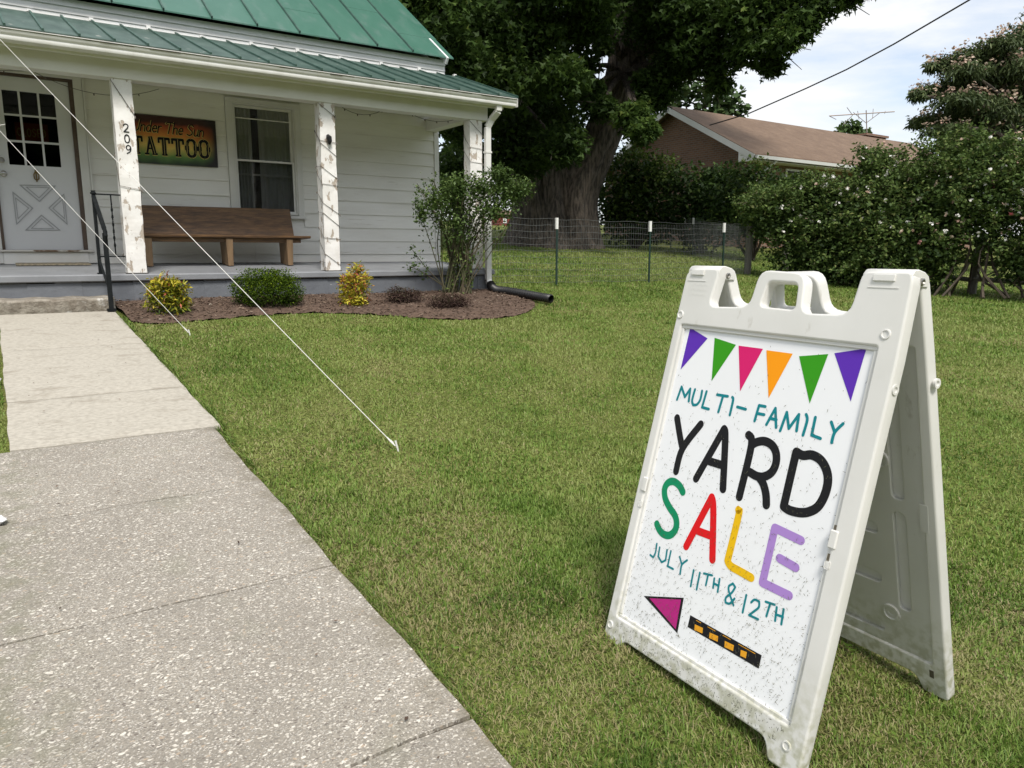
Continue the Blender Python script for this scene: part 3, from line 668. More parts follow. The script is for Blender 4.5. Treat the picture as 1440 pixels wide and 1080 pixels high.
for x in (X0 + 0.02, X1 - 0.1):
    mb.add([(x, WY, ZT), (x, YB + 0.12, ZT), (x, PKY, PKZ - 0.05), (x + 0.08, WY, ZT), (x + 0.08, YB + 0.12, ZT), (x + 0.08, PKY, PKZ - 0.05)], [(0, 1, 2), (5, 4, 3), (0, 3, 4, 1), (1, 4, 5, 2), (2, 5, 3, 0)])
part(mb, 'wall', 'siding')
mb = MB().box(X0 + 0.15, X1 - 0.15, WY + 0.13, YB - 0.02, 1.15, 1.22).box(X0 + 0.15, X1 - 0.15, 14.0, 14.05, 1.22, 4.0).box(X0 + .15, X1 - .15, WY + 0.13, YB - .02, 3.75, 3.8)
part(mb, 'room', 'interior')
# clapboards
def board(x0, x1, z0, z1, y=WY, name='siding_board', m='siding', t=0.030):
    j = random.uniform(-0.002, 0.002)
    v = [(x0, y - t, z0 + j), (x1, y - t, z0 - j), (x1, y + 0.0, z0), (x0, y + 0.0, z0), (x0, y - 0.009, z1 + 0.012), (x1, y - 0.009, z1 + 0.012), (x1, y, z1 + 0.012), (x0, y, z1 + 0.012)]
    return part(MB().hexa(v), name, m, fix=False)
step_ = 0.194; z = 1.156; first = True
while z < 3.50:
    z1 = z + step_
    ivs = []
    if z1 < 1.86: ivs = [(X0, -0.06), (1.075, 3.0), (3.003, 5.855)]
    elif z > 3.39: ivs = [(X0, 1.6), (1.603, 5.855)]
    else: ivs = [(X0, -0.06), (1.075, 2.705), (3.725, 5.855)]
    for a, b in ivs: board(a, b, max(z, 1.235 if first else z), z1)
    z = z1; first = False
# gable side boards (right wall)
z = 1.15
while z < 4.2:
    mbb = MB().hexa([(X1, 10.83, z), (X1 + 0.024, 10.83, z), (X1 + 0.024, YB, z), (X1, YB, z), (X1, 10.83, z + .206), (X1 + 0.009, 10.83, z + .206), (X1 + 0.009, YB, z + .206), (X1, YB, z + .206)])
    part(mbb, 'siding_board', 'siding'); z += 0.194
part(MB().box(5.858, 5.935, WY - 0.035, WY + 0.09, 1.236, 4.06), 'corner_board', 'trim')
# upper boards between the two roofs
for k_, (z0, z1) in enumerate(((4.06, 4.135), (4.138, 4.215), (4.218, 4.30))):
    y = 10.74 - 0.012 * (k_ == 2)
    v = [(X0, y - 0.022, z0), (6.03, y - 0.022, z0), (6.03, y + 0.08, z0), (X0, y + 0.08, z0), (X0, y - 0.008, z1), (6.03, y - 0.008, z1), (6.03, y + 0.08, z1), (X0, y + 0.08, z1)]
    part(MB().hexa(v), 'upper_board', 'upper')
# main roof, panel by panel
EY, EZ, SL = 10.60, 4.322, 0.70
def rpt(x, y, up=0.0): return (x, y - up * 0.57, EZ + SL * (y - EY) + up * 0.82)
xs_ = [6.12, 5.42]
while xs_[-1] > -4.4: xs_.append(xs_[-1] - 0.57)
for i in range(len(xs_) - 1):
    xr, xl = xs_[i], xs_[i + 1]
    cut = EY + 0.55 + ((i * 37) % 11) / 11 * 1.7
    mbp = MB()
    for (ya, yb, up) in ((EY, cut + 0.05, 0.0), (cut, PKY, 0.006)):
        v = [rpt(xl + .004, ya, up), rpt(xr - .004, ya, up), rpt(xr - .004, yb, up), rpt(xl + .004, yb, up)]
        v2 = [(p[0], p[1], p[2] - 0.018) for p in v]
        mbp.hexa(v2 + v)
    part(mbp, 'roof_panel', 'roof')
    if i: part(MB().hexa([(p[0] + dx, p[1], p[2]) for p0 in (rpt(xr, EY - .004, 0.0), ) for p in (p0,) for dx in (-0.012, 0.012)] + [(xr + .012, PKY, EZ + SL * (PKY - EY)), (xr - .012, PKY, EZ + SL * (PKY - EY))] +
                  [rpt(xr - .009, EY - .004, 0.028), rpt(xr + .009, EY - .004, 0.028), rpt(xr + .009, PKY, 0.028), rpt(xr - .009, PKY, 0.028)]), 'roof_seam', 'seam')
# rear slope
mb = MB().hexa([(-4.4, PKY, EZ + SL * (PKY - EY) - 0.02), (6.12, PKY, EZ + SL * (PKY - EY) - 0.02), (6.12, YB + .3, ZT), (-4.4, YB + .3, ZT), (-4.4, PKY, EZ + SL * (PKY - EY) + .01), (6.12, PKY, EZ + SL * (PKY - EY) + .01), (6.12, YB + .3, ZT + .03), (-4.4, YB + .3, ZT + .03)])
part(mb, 'rear_roof', 'roof')
mb = MB()
for (a, b) in (((6.0, EY - .01, EZ - .06), (6.0, PKY, EZ + SL * (PKY - EY) - .06)),): mb.bar(a, b, 0.03, 0.10)
part(mb, 'rake_board', 'upper')
# porch roof
PY0, PZ0, PY1, PZ1 = 8.985, 3.492, 10.73, 4.095
sl2 = (PZ1 - PZ0) / (PY1 - PY0)
xs_ = [6.21]
while xs_[-1] > -4.4: xs_.append(xs_[-1] - 0.312)
for i in range(len(xs_) - 1):
    xr, xl = xs_[i], xs_[i + 1]
    d0 = 0.010 * math.sin(i * 2.3)
    v = [(xl, PY0 + d0 * .5, PZ0 - .012), (xr, PY0 + d0 * .5, PZ0 - .012), (xr, PY1, PZ1 - .012), (xl, PY1, PZ1 - .012), (xl, PY0 + d0 * .5, PZ0), (xr, PY0 + d0 * .5, PZ0), (xr, PY1, PZ1), (xl, PY1, PZ1)]
    part(MB().hexa(v), 'porch_roof_panel', 'roof2', fix=False)
    part(MB().bar((xr - .008, PY0 - .006, PZ0 + .010), (xr - .008, PY1, PZ1 + .010), 0.020, 0.022), 'porch_roof_seam', 'seam')
    if i % 2 == 0: part(MB().box(xr - .035, xr + .012, PY1 - .035, PY1 + 0.02, PZ1 - .005, PZ1 + .022 + 0.01 * (i % 3)), 'flashing_tab', 'upper')
mb = MB()
for i in range(70):
    xa = -4.35 + i * 0.1508; mb.box(xa, xa + 0.1508, PY0 - 0.008 - 0.006 * random.random(), PY0 + .02, PZ0 - .030 - 0.008 * random.random(), PZ0 - .0135)
part(mb, 'drip_edge', 'rooflip')
mb = MB().box(-4.2, 6.05, 9.115, 9.14, 3.34, 3.47).box(-4.2, 6.05, 9.14, 9.29, 3.425, 3.445)
part(mb, 'fascia', 'trim')
gp = [(9.113, 3.365), (9.035, 3.365), (9.008, 3.375), (8.998, 3.395), (9.002, 3.415), (8.985, 3.432), (8.978, 3.462), (8.968, 3.466), (8.968, 3.472), (8.984, 3.472), (8.992, 3.466), (9.098, 3.40), (9.113, 3.462)]
part(MB().prism_x(gp, -4.3, 6.19), 'gutter', 'gutter', smooth=True)
part(MB().box(6.19, 6.195, 8.97, 9.115, 3.364, 3.472), 'gutter_end_cap', 'gutter')
part(MB().box(X0, 5.90, 9.285, 9.47, 3.19, 3.424), 'porch_beam', 'trim', bevel=0.006)
part(MB().box(5.72, 5.90, 9.472, 10.795, 3.235, 3.424), 'side_beam', 'trim', bevel=0.006)
part(MB().box(X0, 5.72, 9.472, 10.79, 3.45, 3.475).box(X0, 5.72, 9.472, 9.50, 3.424, 3.45), 'porch_ceiling', 'siding')
# posts
POSTX = (-1.09, 1.185, 3.455, 5.615)
posts = []
for i, px0 in enumerate(POSTX):
    mbp = MB(); n_ = 14; w = 0.195
    for s_ in range(n_):
        za = 1.145 + (3.188 - 1.145) * s_ / n_; zb = 1.145 + (3.188 - 1.145) * (s_ + 1) / n_
        j1 = [0.003 * math.sin(s_ * 3.1 + i + q) for q in range(4)]; j2 = [0.003 * math.sin((s_ + 1) * 3.1 + i + q) for q in range(4)]
        v = []
        for (zz, j) in ((za, j1), (zb, j2)):
            v += [(px0 + j[0], 9.285 + j[1] + .015, zz), (px0 + w + j[1], 9.285 + j[2] + .015, zz), (px0 + w + j[2], 9.47 + j[3], zz), (px0 + j[3], 9.47 + j[0], zz)]
        mbp.add(v, [(0, 1, 5, 4), (1, 2, 6, 5), (2, 3, 7, 6), (3, 0, 4, 7)] + ([(3, 2, 1, 0)] if s_ == 0 else []) + ([(4, 5, 6, 7)] if s_ == n_ - 1 else []))
    posts.append(part(mbp, 'porch_post', 'post'))
    part(MB().box(px0 - 0.012, px0 + w + 0.012, 9.275, 9.48, 1.128, 1.146), 'post_shim', 'rooflip')
posts[1]['label'] = 'peeling post carrying the house numerals'
DIG = {'2': [[(0.05, .78), (.12, .93), (.30, 1.0), (.5, .93), (.56, .75), (.45, .5), (.05, .06), (.6, .04)]],
       '0': [[(.3, 1), (.1, .85), (.04, .5), (.1, .15), (.3, 0), (.5, .15), (.56, .5), (.5, .85), (.3, 1)]],
       '9': [[(.52, .68), (.4, .45), (.2, .42), (.06, .6), (.08, .85), (.28, 1), (.48, .9), (.56, .62), (.46, .25), (.1, .0)]]}
ROTX = Matrix.Rotation(math.pi / 2, 4, 'X')      # local xy plane stands up, facing -Y
for ch, (zx, zz) in zip('209', ((1.262, 2.645), (1.265, 2.535), (1.272, 2.425))):
    T = Matrix.Translation(Vector((zx, 9.296, zz)) - house.location) @ ROTX
    strokes_mesh([[(a * 0.085, b * 0.085) for a, b in s_] for s_ in DIG[ch]], 0.0115, 'numeral', M['black'], posts[1], T)
# porch floor
part(MB().hexa([(X0, 9.25, 1.055), (5.99, 9.25, 1.055), (5.99, 10.815, 1.10), (X0, 10.815, 1.10), (X0, 9.25, 1.132), (5.99, 9.25, 1.132), (5.99, 10.815, 1.232), (X0, 10.815, 1.232)]), 'porch_floor', 'porch', bevel=0.012)
mb = MB(); nseg = 40
for i in range(nseg):
    xa = X0 + (5.96 - X0) * i / nseg; xb = X0 + (5.96 - X0) * (i + 1) / nseg
    mb.box(xa, xb, 9.292 + 0.004 * math.sin(i * 1.7), 9.40, 0.55, 1.054 - 0.006 * (i % 3))
part(mb, 'porch_base', 'porchface')
part(MB().box(5.80, 5.96, 9.401, 10.83, 0.55, 1.054), 'porch_base', 'porchface')
mb = MB()
nx_ = 16
pts = []
for i in range(nx_ + 1):
    x = -0.12 + 1.10 * i / nx_; pts.append((x, 8.80 + 0.012 * math.sin(i * 2.1), 0.905 + 0.006 * math.sin(i * 1.3)))
v = []
for p in pts: v += [(p[0], p[1], 0.60), (p[0], p[1] - .006, p[2] - 0.02), (p[0], p[1] + .015, p[2]), (p[0], 9.289, p[2]), (p[0], 9.289, 0.60)]
f = []
for i in range(nx_):
    for q in range(4): f.append((i * 5 + q, (i + 1) * 5 + q, (i + 1) * 5 + q + 1, i * 5 + q + 1))
f += [(0, 1, 2, 3, 4), tuple(nx_ * 5 + q for q in (4, 3, 2, 1, 0))]
mb.add(v, f); part(mb, 'step', 'rawcon')
# door
mb = MB().box(D0, D1, WY - 0.045, WY + 0.06, 1.232, 1.375); part(mb, 'door_sill', 'trim', bevel=0.005)
mb = MB().box(D0 - .06, D1 + .06, WY - 0.085, WY + 0.10, 1.377, 1.400); part(mb, 'threshold', 'worn', bevel=0.004)
mb = MB().box(D0, D0 + 0.028, WY - 0.028, WY + 0.10, 1.401, 3.395).box(D1 - 0.045, D1, WY - 0.028, WY + 0.10, 1.401, 3.395).box(D0, D1, WY - 0.030, WY + 0.10, 3.380, 3.411)
part(mb, 'door_jamb', 'darkwood')
for (a, b, c_, d_) in ((D1 + .001, 1.05, 1.24, 3.51), (-0.04, D0 - .001, 1.24, 3.51), (D0, D1, 3.412, 3.51)):
    part(MB().box(a, b, WY - 0.045, WY - 0.001, c_, d_), 'door_casing', 'casing', bevel=0.004)
part(MB().box(1.052, 1.072, WY - 0.058, WY - 0.001, 1.24, 3.51), 'door_casing', 'casing')
dx0, dx1, dz0, dz1 = D0 + 0.03, D1 - 0.047, 1.402, 3.378
PX = [(0.232, 0.385), (0.408, 0.578), (0.600, 0.757)]; PZ = [(2.962, 3.222), (2.668, 2.942), (2.385, 2.645)]
GX0, GX1, GZ0, GZ1 = PX[0][0], PX[2][1], PZ[2][0], PZ[0][1]
mb = MB(); DY0, DY1 = WY + 0.0, WY + 0.045
mb.box(dx0, dx1, DY0, DY1, dz0, GZ0).box(dx0, dx1, DY0, DY1, GZ1, dz1).box(dx0, GX0, DY0, DY1, GZ0, GZ1).box(GX1, dx1, DY0, DY1, GZ0, GZ1)
for (a, b) in ((PX[0][1], PX[1][0]), (PX[1][1], PX[2][0])): mb.box(a, b, DY0 + .006, DY1 - .006, GZ0, GZ1)
for (a, b) in ((PZ[1][1], PZ[0][0]), (PZ[2][1], PZ[1][0])):
    for (c_, d_) in PX: mb.box(c_, d_, DY0 + .006, DY1 - .006, a, b)
door = part(mb, 'door', 'door')
for (z0, z1) in PZ:
    for (a, b) in PX: MB().box(a, b, DY0 + .020, DY0 + .025, z0, z1).build('pane', M['doorglass'], door)
TRI = [[(0.305, 2.158), (0.682, 2.166), (0.492, 1.966)], [(0.230, 2.078), (0.423, 1.892), (0.234, 1.69)], [(0.757, 2.078), (0.577, 1.90), (0.760, 1.705)], [(0.497, 1.818), (0.682, 1.635), (0.312, 1.629)]]
def frame2(mb, tri, s0, s1, y0, y1):
    c_ = np.mean(tri, axis=0)
    A = [c_ + (np.array(p) - c_) * s0 for p in tri]; B = [c_ + (np.array(p) - c_) * s1 for p in tri]
    for i in range(3):
        j = (i + 1) % 3; a, b, c2, d2 = A[i], A[j], B[j], B[i]
        mb.hexa([(a[0], y0, a[1]), (b[0], y0, b[1]), (c2[0], y0, c2[1]), (d2[0], y0, d2[1]), (a[0], y1, a[1]), (b[0], y1, b[1]), (c2[0], y1, c2[1]), (d2[0], y1, d2[1])])
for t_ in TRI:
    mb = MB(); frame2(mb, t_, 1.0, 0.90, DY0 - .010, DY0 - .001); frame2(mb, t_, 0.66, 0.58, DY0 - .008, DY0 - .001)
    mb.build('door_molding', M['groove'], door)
for (kx, kz, r_) in ((0.158, 2.43, 0.030), (0.163, 2.277, 0.034)):
    MB().lathe((kx, DY0, kz), [(r_ * 1.1, 0.0), (r_ * 1.05, -0.008), (r_ * .45, -0.012), (r_ * .45, -0.03), (r_ * .9, -0.036), (r_ * .95, -0.05), (r_ * .5, -0.062)], 16, 'y').build('door_knob', M['nickel'], door, smooth=True)
mb = MB().lathe((0.488, DY0 - .004, 2.335), [(.012, 0), (.014, -.01), (.006, -.02)], 10, 'y').tube([(0.488, DY0 - .012, 2.33), (0.462, DY0 - .016, 2.28), (0.466, DY0 - .018, 2.235), (0.488, DY0 - .02, 2.215), (0.510, DY0 - .018, 2.235), (0.514, DY0 - .016, 2.28), (0.488, DY0 - .012, 2.33)], .008, 6)
mb.box(0.481, 0.495, DY0 - .012, DY0 - .001, 2.20, 2.345); mb.build('door_knocker', M['brass'], door, smooth=True)
# window
win = part(MB().box(2.71, W0, WY - 0.045, WY - .001, 1.84, 3.36).box(W1, 3.722, WY - 0.045, WY - .001, 1.84, 3.36).box(2.71, 3.722, WY - 0.047, WY - .001, 3.361, 3.415).box(2.69, 3.742, WY - 0.075, WY + 0.02, 1.845, 1.885), 'window', 'casing', bevel=0.004)
MB().box(W0, W0 + .018, WY - .03, WY + .10, WZ0, WZ1).box(W1 - .018, W1, WY - .03, WY + .10, WZ0, WZ1).box(W0 + .018, W1 - .018, WY - .03, WY + .10, WZ1 - .02, WZ1).box(W0 + .018, W1 - .018, WY - .03, WY + .10, WZ0, WZ0 + .02).build('window_frame', M['casing'], win)
a, b = W0 + .019, W1 - .019; zm = 2.615
def sash(z0, z1, y, name, rails):
    mb = MB().box(a, a + rails, y, y + .03, z0, z1).box(b - rails, b, y, y + .03, z0, z1).box(a + rails, b - rails, y, y + .03, z0, z0 + rails * .9).box(a + rails, b - rails, y, y + .03, z1 - rails * .9, z1)
    return mb
s1 = sash(zm - .012, WZ1 - .021, WY + .045, 'sash', .034); s1.box(a + .034, b - .034, WY + .030, WY + .044, 3.165, 3.178); s1.build('sash', M['trim'], win)
s2 = sash(WZ0 + .021, zm + .012, WY + .008, 'sash', .026); s2.build('sash', M['trim'], win)
MB().box(a + .034, b - .034, WY + .056, WY + .060, zm + .02, WZ1 - .052).build('pane', M['glass'], win)
MB().box(a + .026, b - .026, WY + .018, WY + .021, WZ0 + .046, zm - .012).build('pane', M['screen'], win)
MB().box(a + .026, b - .026, WY + .040, WY + .0430, 2.42, 2.445).build('sash_rail', M['trim'], win)
for (cx0, cx1, ph) in ((W0 + .02, 3.07, 0.0), (3.17, W1 - .02, 1.3)):
    V = []; F = []; nn_ = 60
    for zz in (WZ0 - .02, 2.6, WZ1 + .01):
        for i in range(nn_ + 1):
            t_ = i / nn_; V.append((cx0 + (cx1 - cx0) * t_, WY + 0.105 + 0.018 * math.sin(t_ * 34 + ph + zz * .4) + .01 * math.sin(t_ * 13), zz))
    for r_ in range(2):
        for i in range(nn_): q = r_ * (nn_ + 1) + i; F.append((q, q + 1, q + nn_ + 2, q + nn_ + 1))
    np_mesh('curtain', V, F, M['sheer'], win, smooth=True)
# downspout
mb = MB()
path = [(5.935, 9.06, 3.37), (5.935, 9.07, 3.30), (5.905, 9.20, 3.20), (5.862, 9.235, 3.10), (5.862, 9.235, 2.0), (5.862, 9.235, 0.98), (5.875, 9.20, 0.90)]
for p, q in zip(path[:-1], path[1:]):
    mb.bar(p, q, 0.085, 0.062, up=(0, -1, 0.01))
ds = part(mb, 'downspout', 'gutter', bevel=0.006)
for zz in (1.5, 2.75): MB().box(5.812, 5.912, 9.198, 9.27, zz, zz + .025).build('strap', M['gutter'], ds)

# ------------------------------------------------------------------ porch things
# drain pipe on the lawn
pp = [(5.875, 9.20, 0.93), (5.86, 9.14, 0.885), (5.85, 9.0, 0.845), (5.88, 8.8, 0.84), (5.94, 8.5, 0.815), (6.00, 8.2, 0.785), (6.03, 7.95, 0.765)]
pts = smooth_pts(pp, 14); pts = [pts[i] for i in range(0, len(pts))]
rad = [0.056 + 0.005 * (1 if (i % 2) else -1) for i in range(len(pts))]
mb = MB().tube(pts, rad, 14, caps=False); mb.tube([p for p in pts], [0.045] * len(pts), 14, caps=False)
pr = empty('drain_pipe', (5.9, 8.6, 0.8), 'black corrugated drain pipe lying across the mulch from the downspout', 'drain pipe')
mb.build('hose', M['blackpipe'], pr, smooth=True)
mb = MB()
for t_ in (0.2, 0.5, 0.8): mb.tube([Vector(pts[int(6 + 14 * t_)]) + Vector((0, 0, 0)), Vector(pts[int(6 + 14 * t_) + 1])], 0.066, 12)
mb.build('coupling', M['blackpipe'], pr)

# bench
bench = empty('pew_bench', (2.5, 10.3, 1.2), 'long brown wooden pew bench on the porch below the window', 'bench')
bx0, bx1 = 1.44, 3.44
v = [(bx0, 10.43, 1.600), (bx1, 10.43, 1.600), (bx1, 10.465, 1.600), (bx0, 10.465, 1.600), (bx0, 10.56, 1.955), (bx1, 10.56, 1.965), (bx1, 10.595, 1.965), (bx0, 10.595, 1.955)]
bk = MB().hexa(v).build('backrest', M['bench'], bench, bevel=0.005)
seat = MB().hexa([(bx0, 10.10, 1.560), (bx1 + .12, 10.10, 1.560), (bx1 + .12, 10.46, 1.545), (bx0, 10.46, 1.545), (bx0, 10.09, 1.592), (bx1 + .12, 10.09, 1.592), (bx1 + .12, 10.46, 1.58), (bx0, 10.46, 1.58)]).build('seat', M['bench'], bench, bevel=0.006)
MB().box(bx0, bx1, 10.16, 10.185, 1.50, 1.556).build('apron', M['bench'], bench)
for lx in (1.50, 2.455, 3.235):
    MB().hexa([(lx + .02, 10.16, 1.20), (lx + .085, 10.16, 1.20), (lx + .085, 10.50, 1.225), (lx + .02, 10.50, 1.225), (lx, 10.12, 1.548), (lx + .085, 10.12, 1.548), (lx + .085, 10.47, 1.542), (lx, 10.47, 1.542)]).build('leg', M['benchleg'], bench, bevel=0.004)

# wall sign
ws = empty('wall_sign', (2.03, 10.78, 2.785), 'rectangular sunset coloured tattoo shop sign on the porch wall', 'sign')
MB().box(1.49, 2.57, 10.772, 10.795, 2.49, 3.085).build('panel', M['wallart'], ws)
M['cream'] = flat('pale_yellow_ink', (0.62, 0.50, 0.16)); M['gold'] = flat('dull_gold_ink', (0.45, 0.36, 0.14))
GL = {'U': (.62, [[(0, 1), (0, .3), (.12, .04), (.3, 0), (.45, .12), (.5, .35), (.55, 1)]]), 'n': (.46, [[(0, .6), (0, 0)], [(0, .4), (.15, .58), (.3, .55), (.34, .4), (.34, 0)]]),
      'd': (.5, [[(.36, 1), (.36, 0)], [(.36, .45), (.2, .6), (.03, .45), (0, .2), (.1, .02), (.25, .03), (.36, .2)]]), 'e': (.44, [[(0, .3), (.34, .33)], [(.34, .33), (.3, .55), (.15, .6), (.02, .45), (0, .2), (.12, 0), (.33, .08)]]),
      'r': (.36, [[(0, .6), (0, 0)], [(0, .4), (.12, .57), (.26, .58)]]), ' ': (.28, []), 'T': (.62, [[(-.05, .9), (.1, 1), (.6, .97), (.66, 1.05)], [(.32, .97), (.26, 0)]]),
      'h': (.46, [[(0, 1), (0, 0)], [(0, .4), (.15, .58), (.3, .52), (.34, 0)]]), 'S': (.58, [[(.48, .85), (.35, 1), (.12, .95), (.05, .75), (.2, .58), (.4, .4), (.42, .15), (.2, 0), (0, .1)]]),
      'u': (.46, [[(0, .6), (0, .15), (.1, 0), (.25, .05), (.34, .2)], [(.34, .6), (.34, .1), (.38, 0)]])}
FR = Matrix.Translation(Vector((1.49, 10.7715, 2.49)) - ws.location) @ ROTX
st = []; x = 0.075; H_ = 0.135
for ch in "Under The Sun":
    w_, ss = GL[ch]
    for s_ in ss: st.append([(x + (a + b * .2) * H_, 0.385 + b * H_ - (x - .5) * 0.02) for a, b in s_])
    x += w_ * H_ * 1.06
strokes_mesh(st, 0.020, 'lettering', M['cream'], ws, FR @ Matrix.Translation((-0.004, -0.003, 0)), 0.0004)
strokes_mesh(st, 0.0135, 'lettering', M['black'], ws, FR, 0.004)
def tat(ch):
    if ch == 'T': return [([(0.04, .90), (.96, .90)], .17), ([(.08, .92), (.08, .66)], .12), ([(.92, .92), (.92, .66)], .12), ([(.5, .92), (.5, .05)], .28), ([(.28, .06), (.72, .06)], .13), ([(.34, .5), (.66, .5)], .10)]
    if ch == 'A': return [([(.52, .97), (.18, .05)], .13), ([(.50, .97), (.80, .05)], .27), ([(.0, .06), (.36, .06)], .13), ([(.60, .06), (1.02, .06)], .13), ([(.30, .34), (.75, .34)], .10)]
    return [([(.5, .95), (.24, .86), (.13, .5), (.24, .14), (.5, .05), (.76, .14), (.87, .5), (.76, .86), (.5, .95)], .20), ([(.13, .38), (.13, .62)], .30), ([(.87, .38), (.87, .62)], .30)]
LX = 0.045; LW = [.150, .160, .160, .170, .155, .160]; x = LX
A1, A2, A3 = [], [], []
for ch, w_ in zip("TATTOO", LW):
    for pts_, wd in tat(ch):
        q = [(x + a * w_ * .92, 0.105 + b * 0.235) for a, b in pts_]
        A1.append((q, wd * w_ + 0.020)); A2.append((q, wd * w_ + .004)); 
        if wd > .19 and ch != 'O': A3.append((q, 0.007))
    if ch == 'O':
        A3.append(([(x + a * w_ * .92, .105 + b * .235) for a, b in ((.13, .2), (.13, .8))], .007)); A3.append(([(x + a * w_ * .92, .105 + b * .235) for a, b in ((.87, .2), (.87, .8))], .007))
    x += w_
for lst, m_, z_ in ((A1, 'cream', .0006), (A2, 'black', .0060), (A3, 'gold', .011)):
    V = []
    for k_, (q, wd) in enumerate(lst):
        strokes_mesh([q], wd, 'lettering', M[m_], ws, FR, z_ + k_ * .0001, caps=False)

# closed sign behind the door glass
cs = empty('closed_sign', (0.48, 10.875, 2.77), 'small red closed sign hanging behind the door glass', 'sign')
MB().box(0.325, 0.66, 10.872, 10.876, 2.66, 2.88).build('card', flat('red_card', (0.42, 0.07, 0.035)), cs)
CL = {'C': [[(.5, .8), (.3, 1), (.08, .8), (.0, .5), (.08, .2), (.3, 0), (.5, .2)]], 'L': [[(.05, 1), (.05, 0), (.5, 0)]], 'O': [[(.28, 1), (.05, .8), (0, .5), (.05, .2), (.28, 0), (.5, .2), (.55, .5), (.5, .8), (.28, 1)]],
      'S': [[(.5, .85), (.28, 1), (.05, .8), (.1, .6), (.45, .4), (.5, .2), (.28, 0), (0, .15)]], 'E': [[(.5, 1), (.05, 1), (.05, 0), (.5, 0)], [(.05, .5), (.4, .5)]], 'D': [[(.05, 1), (.05, 0)], [(.05, 1), (.35, .92), (.52, .5), (.35, .08), (.05, 0)]]}
st = []
for i, ch in enumerate("CLOSED"):
    for s_ in CL[ch]: st.append([(0.022 + i * .050 + a * .060, 0.065 + b * .09) for a, b in s_])
strokes_mesh(st, 0.012, 'lettering', flat('gold_letters', (0.55, 0.38, 0.12)), cs, Matrix.Translation(Vector((0.325, 10.8715, 2.66)) - cs.location) @ ROTX, .0004)
tag(MB().hexa([(0.18, 10.50, 1.216), (.95, 10.50, 1.216), (.95, 10.765, 1.233), (0.18, 10.765, 1.233), (0.18, 10.50, 1.232), (.95, 10.50, 1.232), (.95, 10.765, 1.249), (0.18, 10.765, 1.249)]).build('doormat', M['matcloth'], bevel=0.004), 'thin patterned doormat on the porch floor before the door', 'doormat')

# handrail
hr = empty('handrail', (0.93, 9.0, 0.85), 'black wrought iron handrail beside the porch step', 'railing')
N1 = (0.922, 9.335); N2 = (0.925, 8.66)
MB().bar((N1[0], N1[1], 1.13), (N1[0], N1[1], 1.99), .032).box(N1[0] - .03, N1[0] + .03, N1[1] - .03, N1[1] + .03, 1.13, 1.15).lathe((N1[0], N1[1], 1.985), [(.028, 0), (.03, .01), (.018, .025), (.024, .035)], 8).build('newel', M['iron'], hr)
MB().bar((N2[0], N2[1], 0.765), (N2[0], N2[1], 1.56), .042).box(N2[0] - .04, N2[0] + .04, N2[1] - .04, N2[1] + .04, 0.775, 0.80).build('newel', M['iron'], hr)
MB().bar((N1[0], N1[1], 1.965), (N2[0], N2[1], 1.60), .038, .03).tube([(N2[0], N2[1] + .03, 1.62), (N2[0], N2[1] - .05, 1.575), (N2[0], N2[1] - .075, 1.53), (N2[0], N2[1] - .06, 1.49)], [.02, .02, .018, .014], 8).build('sloping_rail', M['iron'], hr)
MB().bar((N1[0], N1[1], 1.30), (N2[0], N2[1], 0.97), .022, .012).build('sloping_rail', M['iron'], hr)
MB().bar((N1[0], N1[1], 1.985), (1.19, N1[1] + .03, 1.985), .018, .014).build('rail', M['iron'], hr)
MB().bar((N1[0], N1[1], 1.325), (1.20, N1[1] + .03, 1.325), .018, .014).build('rail', M['iron'], hr)
V = []; F = []; nn_ = 44
for i in range(nn_ + 1):
    t_ = i / nn_; zz = 1.33 + .65 * t_; tw = 2 * math.pi * 5 * min(max((t_ - .15) / .7, 0), 1); s_ = .007 + .006 * (1 if .15 < t_ < .85 else 0) * (.5 + .5 * math.sin(tw * 1.2))
    for q in range(4): aa = tw + q * math.pi / 2; V.append((1.089 + s_ * math.cos(aa), 9.35 + s_ * math.sin(aa), zz))
for i in range(nn_):
    for q in range(4): F.append((i * 4 + q, i * 4 + (q + 1) % 4, (i + 1) * 4 + (q + 1) % 4, (i + 1) * 4 + q))
np_mesh('baluster', V, F, M['iron'], hr)

# string lights along the beam and round the posts
sl_ = empty('string_lights', (3, 9.4, 3.3), 'dark unlit string lights wound round the porch posts and beam', 'string lights')
def swag(a, b, sag, n_=12):
    a, b = np.array(a), np.array(b); return [a + (b - a) * t_ + np.array([0, 0, -sag * 4 * t_ * (1 - t_)]) for t_ in np.linspace(0, 1, n_)]
def wrap(px0, turns, z0=1.2, z1=3.17, ph=0):
    P = []; w = 0.195; per = [(px0 - .008, 9.292), (px0 + w + .008, 9.292), (px0 + w + .008, 9.478), (px0 - .008, 9.478)]
    nT = turns * 4
    for i in range(nT + 1):
        p = per[(i + ph) % 4]; zz = z1 + (z0 - z1) * (i + .5 * math.sin(i * 2.1)) / nT
        P.append(np.array([p[0], p[1], min(zz, 3.18)]))
    return P
paths = [swag((-1.0, 9.62, 3.40), (1.2, 9.60, 3.37), .14), swag((1.37, 9.60, 3.37), (3.46, 9.60, 3.37), .09), swag((3.64, 9.60, 3.38), (4.7, 9.8, 3.40), .22), swag((4.7, 9.8, 3.40), (5.62, 9.60, 3.25), .13),
         swag((-1.0, 10.70, 3.43), (0.55, 10.70, 3.44), .05), swag((0.55, 10.7, 3.44), (1.9, 10.70, 3.40), .16), wrap(POSTX[1], 2), wrap(POSTX[2], 5), wrap(POSTX[2], 4, 1.25, 3.05, 1), wrap(POSTX[3], 4), wrap(POSTX[3], 3, 1.5, 3.0, 3)]
mb = MB(); bulbs = MB()
for P in paths:
    mb.tube(P, 0.0032, 5)
mb.build('cord', M['wirecord'], sl_)
